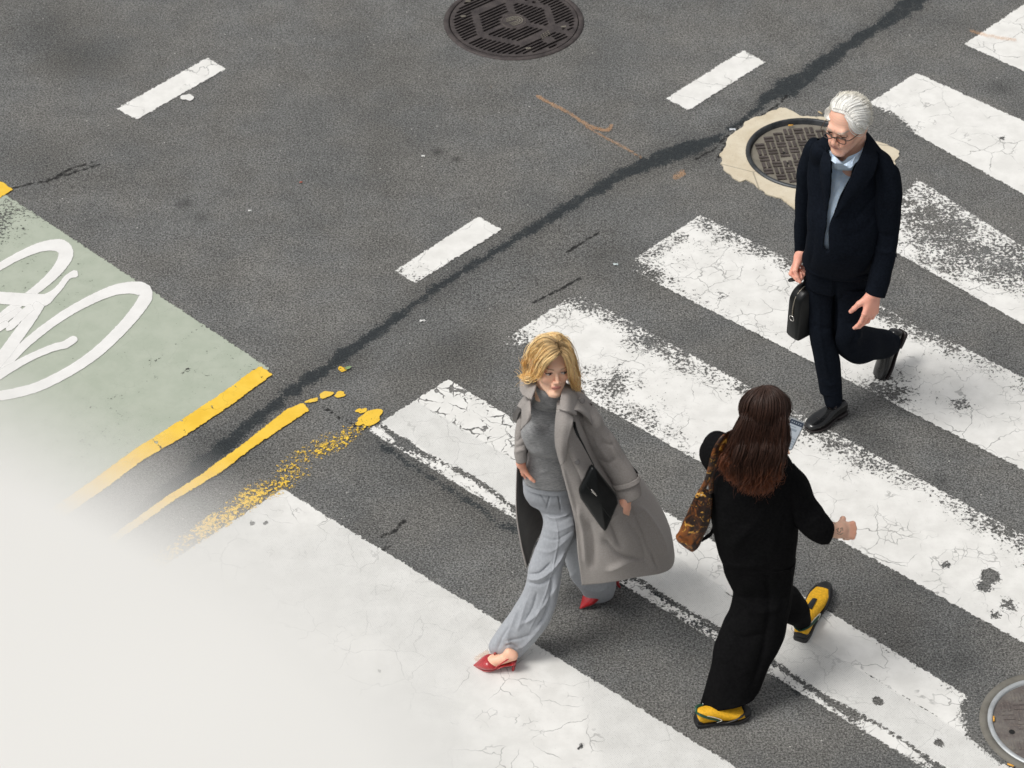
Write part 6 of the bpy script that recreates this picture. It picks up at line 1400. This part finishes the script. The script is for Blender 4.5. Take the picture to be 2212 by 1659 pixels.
for V_, F_, c_ in ((V1, F1, c1), (V2, F2, np.tile(np.array((.88, .55, .40)), (len(V2), 1))), (V3, F3, c3), (V4, F4, np.tile(np.array((.88, .55, .40)), (len(V4), 1)))):
    allV.append(V_); allF.append(F_+o_); allC.append(c_); o_ += len(V_)
part('body', (np.concatenate(allV), np.concatenate(allF)), M_SKIN, wr_, cols={'skin': np.concatenate(allC)})
bw = lambda S, T, V: .009*vnoise(V*[1, 1, .5], 6, 51)+.005*vnoise(V*[1.4, 1, .8], 13, 2)
bfold = [([(1580, 1180), (1610, 1150), (1640, 1120)], 10, .008), ([(1560, 1100), (1600, 1130), (1650, 1140)], 8, -.006), ([(1700, 1100), (1690, 1150), (1680, 1190)], 6, -.006), ([(1555, 1215), (1600, 1225), (1660, 1220)], 8, .006)]
tr_ = [((1612, 965), (1690, 970), .02, .8), ((1575, 975), (1712, 1000), .02, .5), ((1548, 990), (1724, 1020), .01, .5), ((1540, 1020), (1730, 1050), .0, .5), ((1538, 1060), (1728, 1090), 0, .55), ((1538, 1111), (1724, 1130), 0, .58), ((1546, 1161), (1720, 1165), 0, .6), ((1553, 1195), (1716, 1195), 0, .61), ((1560, 1212), (1715, 1212), 0, .60)]
part('black_top', otube(tr_, YR, .55, st=.008, seg=110, wr=bw, folds=bfold), M_BLACK, wr_)
rs_ = [((1698, 1030), (1728, 985), .0, .9), ((1708, 1075), (1752, 1040), -.01, .9), ((1722, 1112), (1768, 1072), -.03, .85), ((1740, 1146), (1782, 1098), -.05, .82), ((1762, 1164), (1795, 1118), -.05, .8), ((1783, 1169), (1801, 1128), -.04, .8)]
rs_ = [((1690, 1060), (1716, 1008), .0, .85), ((1705, 1095), (1742, 1040), -.01, .9), ((1722, 1130), (1760, 1080), -.03, .88), ((1745, 1156), (1780, 1105), -.05, .85), ((1766, 1167), (1793, 1120), -.05, .82), ((1781, 1169), (1801, 1131), -.045, .8)]
part('sleeve', otube(rs_, YR, .85, st=.006, seg=70, wr=lambda S, T, V: .004*vnoise(V, 11, 3), folds=[([(1725, 1100), (1745, 1105), (1765, 1085)], 5, -.006), ([(1745, 1140), (1760, 1125), (1780, 1110)], 4, .005)]), M_BLACK, wr_)
ls_ = [((1548, 1030), (1600, 950), .03, .8), ((1530, 1010), (1575, 932), .08, .85), ((1522, 985), (1556, 928), .16, .85), ((1524, 972), (1560, 938), .26, .8), ((1560, 985), (1590, 945), .32, .8), ((1610, 1005), (1630, 965), .36, .8)]
part('sleeve', otube([((1562, 1045), (1622, 952), .02, .6), ((1542, 1022), (1588, 940), .05, .65), ((1526, 1000), (1568, 938), .10, .7), ((1522, 980), (1556, 944), .17, .7), ((1532, 968), (1562, 938), .26, .85), ((1585, 985), (1600, 950), .33, .8)], YR, .85, st=.007, seg=64, wr=lambda S, T, V: .003*vnoise(V, 11, 3)), M_BLACK, wr_)
# trousers: a very wide front leg and the rear leg stepping away
tpf = [([(1655, 1230), (1662, 1300), (1650, 1400), (1625, 1490)], 8, -.012), ([(1600, 1290), (1640, 1320), (1690, 1310)], 10, .010), ([(1560, 1360), (1600, 1380), (1650, 1370)], 10, -.010), ([(1700, 1190), (1704, 1260), (1690, 1340)], 4, .008), ([(1545, 1420), (1580, 1430), (1620, 1460)], 8, .008)]
ps = [otube([((1560, 1205), (1716, 1205), .0, .62), ((1564, 1235), (1712, 1235), .0, .62), ((1576, 1265), (1710, 1262), .0, .6), ((1582, 1285), (1708, 1285), -.01, .6), ((1573, 1320), (1702, 1330), -.03, .6), ((1556, 1350), (1694, 1368), -.05, .6), ((1539, 1397), (1679, 1405), -.08, .6), ((1529, 1442), (1660, 1440), -.11, .6), ((1518, 1492), (1642, 1486), -.14, .6), ((1511, 1527), (1632, 1505), -.16, .6)], YR, .6, st=.008, seg=110, wr=bw, folds=tpf),
      otube([((1640, 1215), (1712, 1205), .03, .8), ((1655, 1290), (1714, 1262), .10, .8), ((1676, 1325), (1728, 1280), .18, .8), ((1700, 1345), (1746, 1305), .25, .8), ((1720, 1358), (1754, 1330), .30, .8), ((1733, 1364), (1753, 1344), .31, .8)], YR, .8, st=.008, seg=70, wr=bw, cap0=False)]
part('wide_trousers', join(ps), M_BLACK2, wr_)
for c__, r__ in (((P(1540, 1530, YR-.17), P(1548, 1545, YR-.18)), .05),): part('sock', tube([c__[0], c__[1]], [.045, .04], 24), M_BLACK2, wr_)
# sneakers
M_YS = leather('yellow_suede', (.78, .42, .02), .55, .3, .2); M_GS = leather('green_leather', (.02, .075, .045), .4, .4, .1); M_RUB = simple('black_rubber', (.014, .014, .015), .5, bump=.2); M_WS = simple('white_piping', (.7, .72, .66), .5)
def sneaker(heel, toe, up, tw=0.0):
    fr = shoe_frame(heel, toe, up); hh, M_, L = fr; at = lambda x, t, z: hh+M_@np.array([x, t*L, z])
    part('sneaker_upper', shoe_loft([(-.005, .020, .012, .055, 0), (.03, .031, .008, .070, 0), (.14, .034, .006, .074, 0), (.28, .035, .006, .076, 0), (.42, .037, .006, .070, 0), (.58, .044, .005, .058, .0), (.74, .046, .005, .046, .0), (.88, .037, .006, .037, .0), (.96, .024, .008, .030, 0), (1.0, .012, .010, .022, 0)], fr, 36), M_YS, wr_)
    part('rubber_sole', shoe_loft([(-.03, .022, -.006, .022, 0), (.0, .034, -.008, .018, 0), (.14, .038, -.008, .014, 0), (.30, .036, -.006, .012, 0), (.45, .040, -.006, .011, 0), (.62, .049, -.006, .011, 0), (.78, .051, -.006, .012, 0), (.91, .042, -.004, .016, 0), (1.0, .026, .0, .020, 0), (1.03, .010, .006, .020, 0)], fr, 30, e=.6), M_RUB, wr_)
    part('toe_cap', shoe_loft([(.86, .0385, .010, .0390, 0), (.90, .0375, .009, .0385, 0), (.955, .029, .009, .0335, 0), (1.0, .018, .010, .028, 0), (1.015, .008, .012, .022, 0)], fr, 30), M_RUB, wr_)
    part('heel_counter', shoe_loft([(-.022, .018, .010, .040, 0), (-.005, .029, .008, .050, 0), (.05, .0345, .008, .040, 0), (.09, .0355, .008, .022, 0)], fr, 24), M_RUB, wr_)
    for s in (-1, 1):
        part('green_collar', tube([at(0, -.012, .062), at(s*.020, .01, .071), at(s*.033, .09, .066), at(s*.0365, .20, .052), at(s*.040, .34, .036), at(s*.042, .40, .026)], [.005, .007, .008, .008, .006, .002], 10, 40, flat=.45, up=(0, 0, 1)), M_GS, wr_)
        part('piping', tube([at(s*.0365, .15, .068), at(s*.039, .27, .056), at(s*.0435, .42, .034), at(s*.043, .33, .024)], .0016, 6, 30), M_WS, wr_)
        part('side_stripe', tube([at(s*.045, .50, .014), at(s*.0475, .64, .024), at(s*.043, .78, .034), at(s*.030, .88, .040)], [.003, .006, .006, .004], 8, 30, flat=.5), M_RUB, wr_)
    part('tongue', sheet([[at(-.013, .36, .074), at(0, .36, .080), at(.013, .36, .074)], [at(-.012, .47, .068), at(0, .47, .073), at(.012, .47, .068)], [at(-.010, .58, .0595), at(0, .58, .0630), at(.010, .58, .0595)]], 0, st=.005, thick=.005, world=True), M_RUB, wr_)
sneaker(G(1504, 1563)+[0, 0, .008], G(1618, 1543)+[0, 0, .008], (0, 0, 1))
sneaker(G(1729, 1385)+[0, 0, .008], G(1784, 1276)+[0, 0, .03], (-.18, -.12, 1))
# hair
M_HB = hair_mat('auburn_hair', (.060, .034, .026), (.042, .018, .011), (.15, .045, .017), .42)  # roots paler than the lengths: light on the crown put into the colour
gdr = []
def gr_(dys, pts, r0, r1, r2):
    n_ = len(pts); gdr.append([(*R3_(x, y), np.interp(i/(n_-1), np.linspace(0, 1, len(dys)), dys), np.interp(i/(n_-1), [0, .5, 1], [r0, r1, r2])) for i, (x, y) in enumerate(pts)])
for x0, xm, x1, yb in ((-1.0, -1.0, -1.15, 820), (-.85, -.9, -.85, 880), (-.6, -.7, -.62, 940), (-.38, -.5, -.40, 975), (-.15, -.25, -.2, 1000), (.05, .0, 0, 1010), (.25, .25, .25, 1010), (.45, .48, .45, 985), (.65, .7, .62, 960), (.85, .9, .75, 900), (1.0, 1.0, .82, 860), (.98, .96, .86, 820)):
    cx0, cx1 = 900, 800
    gr_((.05, -.02, -.085, -.10, -.13, -.13), [(905+x0*60, 135+abs(x0)*20), (900+x0*130, 230+abs(x0)*60), (890+xm*150, 380), (865+xm*165, 540), (825+(xm+x1)*98, 700), (800+x1*205, yb-70), (795+x1*200, yb)], .016, .034, .022)
for x0, yb in ((-.8, 900), (-.3, 985), (.1, 1000), (.5, 985), (.8, 880)):
    gr_((-.08, -.13, -.15, -.15), [(880+x0*190, 500), (840+x0*215, 680), (805+x0*225, 850), (795+x0*240, yb)], .02, .028, .016)
gr_((.0, -.02, -.05, -.06), [(720, 330), (650, 480), (570, 640), (500, 790)], .012, .022, .012)
gr_((.02, -.01, -.05, -.08), [(1025, 300), (1035, 470), (1010, 680), (960, 860)], .014, .022, .014)
cap_g = []
for x1 in np.linspace(640, 1085, 13):
    cap_g.append(head_guide([R3_((905+(x1-880)*.10), 104), R3_(900+(x1-880)*.5, 150), R3_(895+(x1-880)*.85, 215), R3_(885+(x1-880)*.98, 300), R3_(870+(x1-880)*.98, 400), R3_(865+(x1-880)*.95, 500)], (.008, .016, .018, .012), HRc, RR, 1.0, r=(.084, .100, .092)))
Vh, Fh, th_, rh_ = locks(gdr, YR, n=95, wave=.0125, seed=21, thin=.0010, seg=28)
Vq, Fq, tq, rq = locks(cap_g, YR, n=120, wave=.0025, seed=8, thin=.0010, seg=16, tipfree=.3)
Fh = np.concatenate([Fh, Fq+len(Vh)]); Vh = np.concatenate([Vh, Vq]); th_ = np.r_[th_, tq*.38]; rh_ = np.r_[rh_, rq]
Vq, Fq, tq, rq = locks(gdr, YR, n=5, wave=.02, seed=79, thin=.0006, seg=28, tipfree=5)
Fh = np.concatenate([Fh, Fq+len(Vh)]); Vh = np.concatenate([Vh, Vq]); th_ = np.r_[th_, tq]; rh_ = np.r_[rh_, rq]
link('hair', mesh('hair', Vh-np.array(wr_.location), Fh, attrs={'t': th_, 'r': rh_}), M_HB, wr_)
un = SDF(); un.add(SDF().ell((0, .014, .040), (.079, .096, .084), k=.01), RR, HRc); un.chain([HRc+[0, -.03, .0], P(1650, 960, YR-.045), P(1632, 1015, YR-.085)], [.075, .060, .035], k=.03)
Vc, Fc = un.mesh(.005); link('scalp_hair', mesh('scalp_hair', Vc-np.array(wr_.location), Fc, attrs={'t': np.full(len(Vc), .3), 'r': np.full(len(Vc), .3)}), M_HB, wr_)
# --- tote bag
a = N('tortoiseshell_print'); c = a.obj(); n1 = a.noise(c, 16, 4, .6, 1.2); n2 = a.noise(a.map(c, loc=(4, 2, 1)), 26, 3, .55, 1.5)
col = a.mix(a.ramp(n1, .45, .62), (.022, .009, .005), (.24, .075, .014)); col = a.mix(a.ramp(n2, .58, .66), col, (.70, .36, .06)); col = a.mix(a.ramp(n2, .70, .76), col, (.72, .62, .48)); col = a.mix(a.ramp(n1, .40, .34), col, (.010, .006, .005))
a.P(Base_Color=col, Roughness=.38, Specular_IOR_Level=.5); a.bump(n2, .35, .004); M_TOTE = a.m
tb_ = person('tote_bag', tuple(P(1500, 1150, YR-.1)), ''); tag(tb_, 'brown marbled tote bag hanging from the shoulder of the woman in black', 'bag')
cr4 = [[R3_(330, 985), R3_(275, 1075), R3_(200, 1240), R3_(122, 1395)], [R3_(440, 1005), R3_(430, 1120), R3_(410, 1260), R3_(345, 1440)]]
tote = [((R3_(325, 985)), (R3_(440, 1005)), -.04, .55), (R3_(275, 1075), R3_(438, 1100), -.05, .5), (R3_(205, 1235), R3_(415, 1270), -.06, .5), (R3_(150, 1350), R3_(360, 1400), -.065, .5), (R3_(122, 1398), R3_(318, 1470), -.07, .5), (R3_(150, 1432), R3_(275, 1512), -.07, .4)]
part('bag_body', otube(tote, YR, .5, st=.006, seg=70, e=.7, wr=lambda S, T, V: .005*vnoise(V, 16, 6), folds=[([R3_(350, 1020), R3_(290, 1150), R3_(230, 1280)], 4, -.006), ([R3_(400, 1060), R3_(370, 1200), R3_(300, 1380)], 4, .006)]), M_TOTE, tb_)
part('bag_lining', otube([(R3_(345, 992), R3_(440, 1010), -.02, .5), (R3_(440, 1290), R3_(455, 1330), .0, .5), (R3_(345, 1440), R3_(430, 1370), -.01, .4)], YR, .5, st=.01, seg=40, e=.7), M_BLACK, tb_)
for pts, rr_ in (([(*R3_(610, 490), -.01), (*R3_(545, 530), -.05), (*R3_(480, 620), -.07), (*R3_(440, 740), -.075), (*R3_(405, 880), -.07), (*R3_(350, 1000), -.07)], .013), ([(*R3_(600, 510), .0), (*R3_(560, 560), -.04), (*R3_(500, 660), -.06), (*R3_(455, 800), -.065), (*R3_(430, 920), -.06), (*R3_(432, 1015), -.06)], .011)):
    part('bag_strap', tube([P(x, y, YR+d) for x, y, d in pts], rr_, 10, 60, flat=.35, up=(.3, -1, .3)), M_TOTE, tb_)
# --- phone
ph = person('phone', tuple(P(1705, 935, YR+.40)), ''); tag(ph, 'phone in a clear case held up in front of the woman in black, screen lit', 'phone')
pcn = [P(1707, 899, YR+.44), P(1740, 912, YR+.44), P(1709, 975, YR+.37), P(1676, 962, YR+.37)]
ux = unit(pcn[1]-pcn[0]); uy = unit(pcn[3]-pcn[0]); un_ = unit(np.cross(ux, uy)); un_ *= np.sign(un_@(np.array([0, 0, CAM_H])-pcn[0])); wd, hg = np.linalg.norm(pcn[1]-pcn[0]), np.linalg.norm(pcn[3]-pcn[0]); pc = sum(pcn)/4
part('clear_case', bevelled(pc, uy, un_, ux, hg, .011, wd, .014), simple('clear_rim', (.45, .47, .48), .15, 0, .05), ph)
part('phone_body', bevelled(pc+un_*.003, uy, un_, ux, hg*.95, .008, wd*.90, .011), simple('phone_black', (.01, .012, .02), .12), ph)
def rect(a0, a1, b0, b1, dz): return np.array([pc+ux*(a-.5)*wd*.82+uy*(b-.5)*hg*.90+un_*dz for a, b in ((a0, b0), (a1, b0), (a1, b1), (a0, b1))]), [(0, 1, 2, 3)]
def emis(name, col, st):
    a = N(name); a.P(Base_Color=(.02, .02, .02), Roughness=.1, Emission_Color=(*col, 1), Emission_Strength=st); return a.m
part('screen', rect(0, 1, .16, 1, .0078), emis('screen_light', (.62, .68, .74), .55), ph, smooth=False)
part('screen_bar', rect(0, 1, 0, .16, .0079), emis('screen_dark', (.03, .05, .09), .5), ph, smooth=False)
EMG = emis('screen_grey', (.38, .44, .50), .5)
for a0, a1, b0, b1 in ((.05, .6, .22, .25), (.1, .75, .30, .38), (.05, .45, .42, .44), (.05, .95, .56, .565)): part('screen_block', rect(a0, a1, b0, b1, .0083), EMG, ph, smooth=False)
for r_ in range(4):
    for c_ in range(8): part('keyboard_key', rect(.04+c_*.118, .13+c_*.118, .60+r_*.09, .665+r_*.09, .0083), EMG, ph, smooth=False)
for i in range(5): part('screen_icon', rect(.10+i*.17, .18+i*.17, .06, .10, .0084), emis('icon_light', (.5, .55, .6), .5), ph, smooth=False)
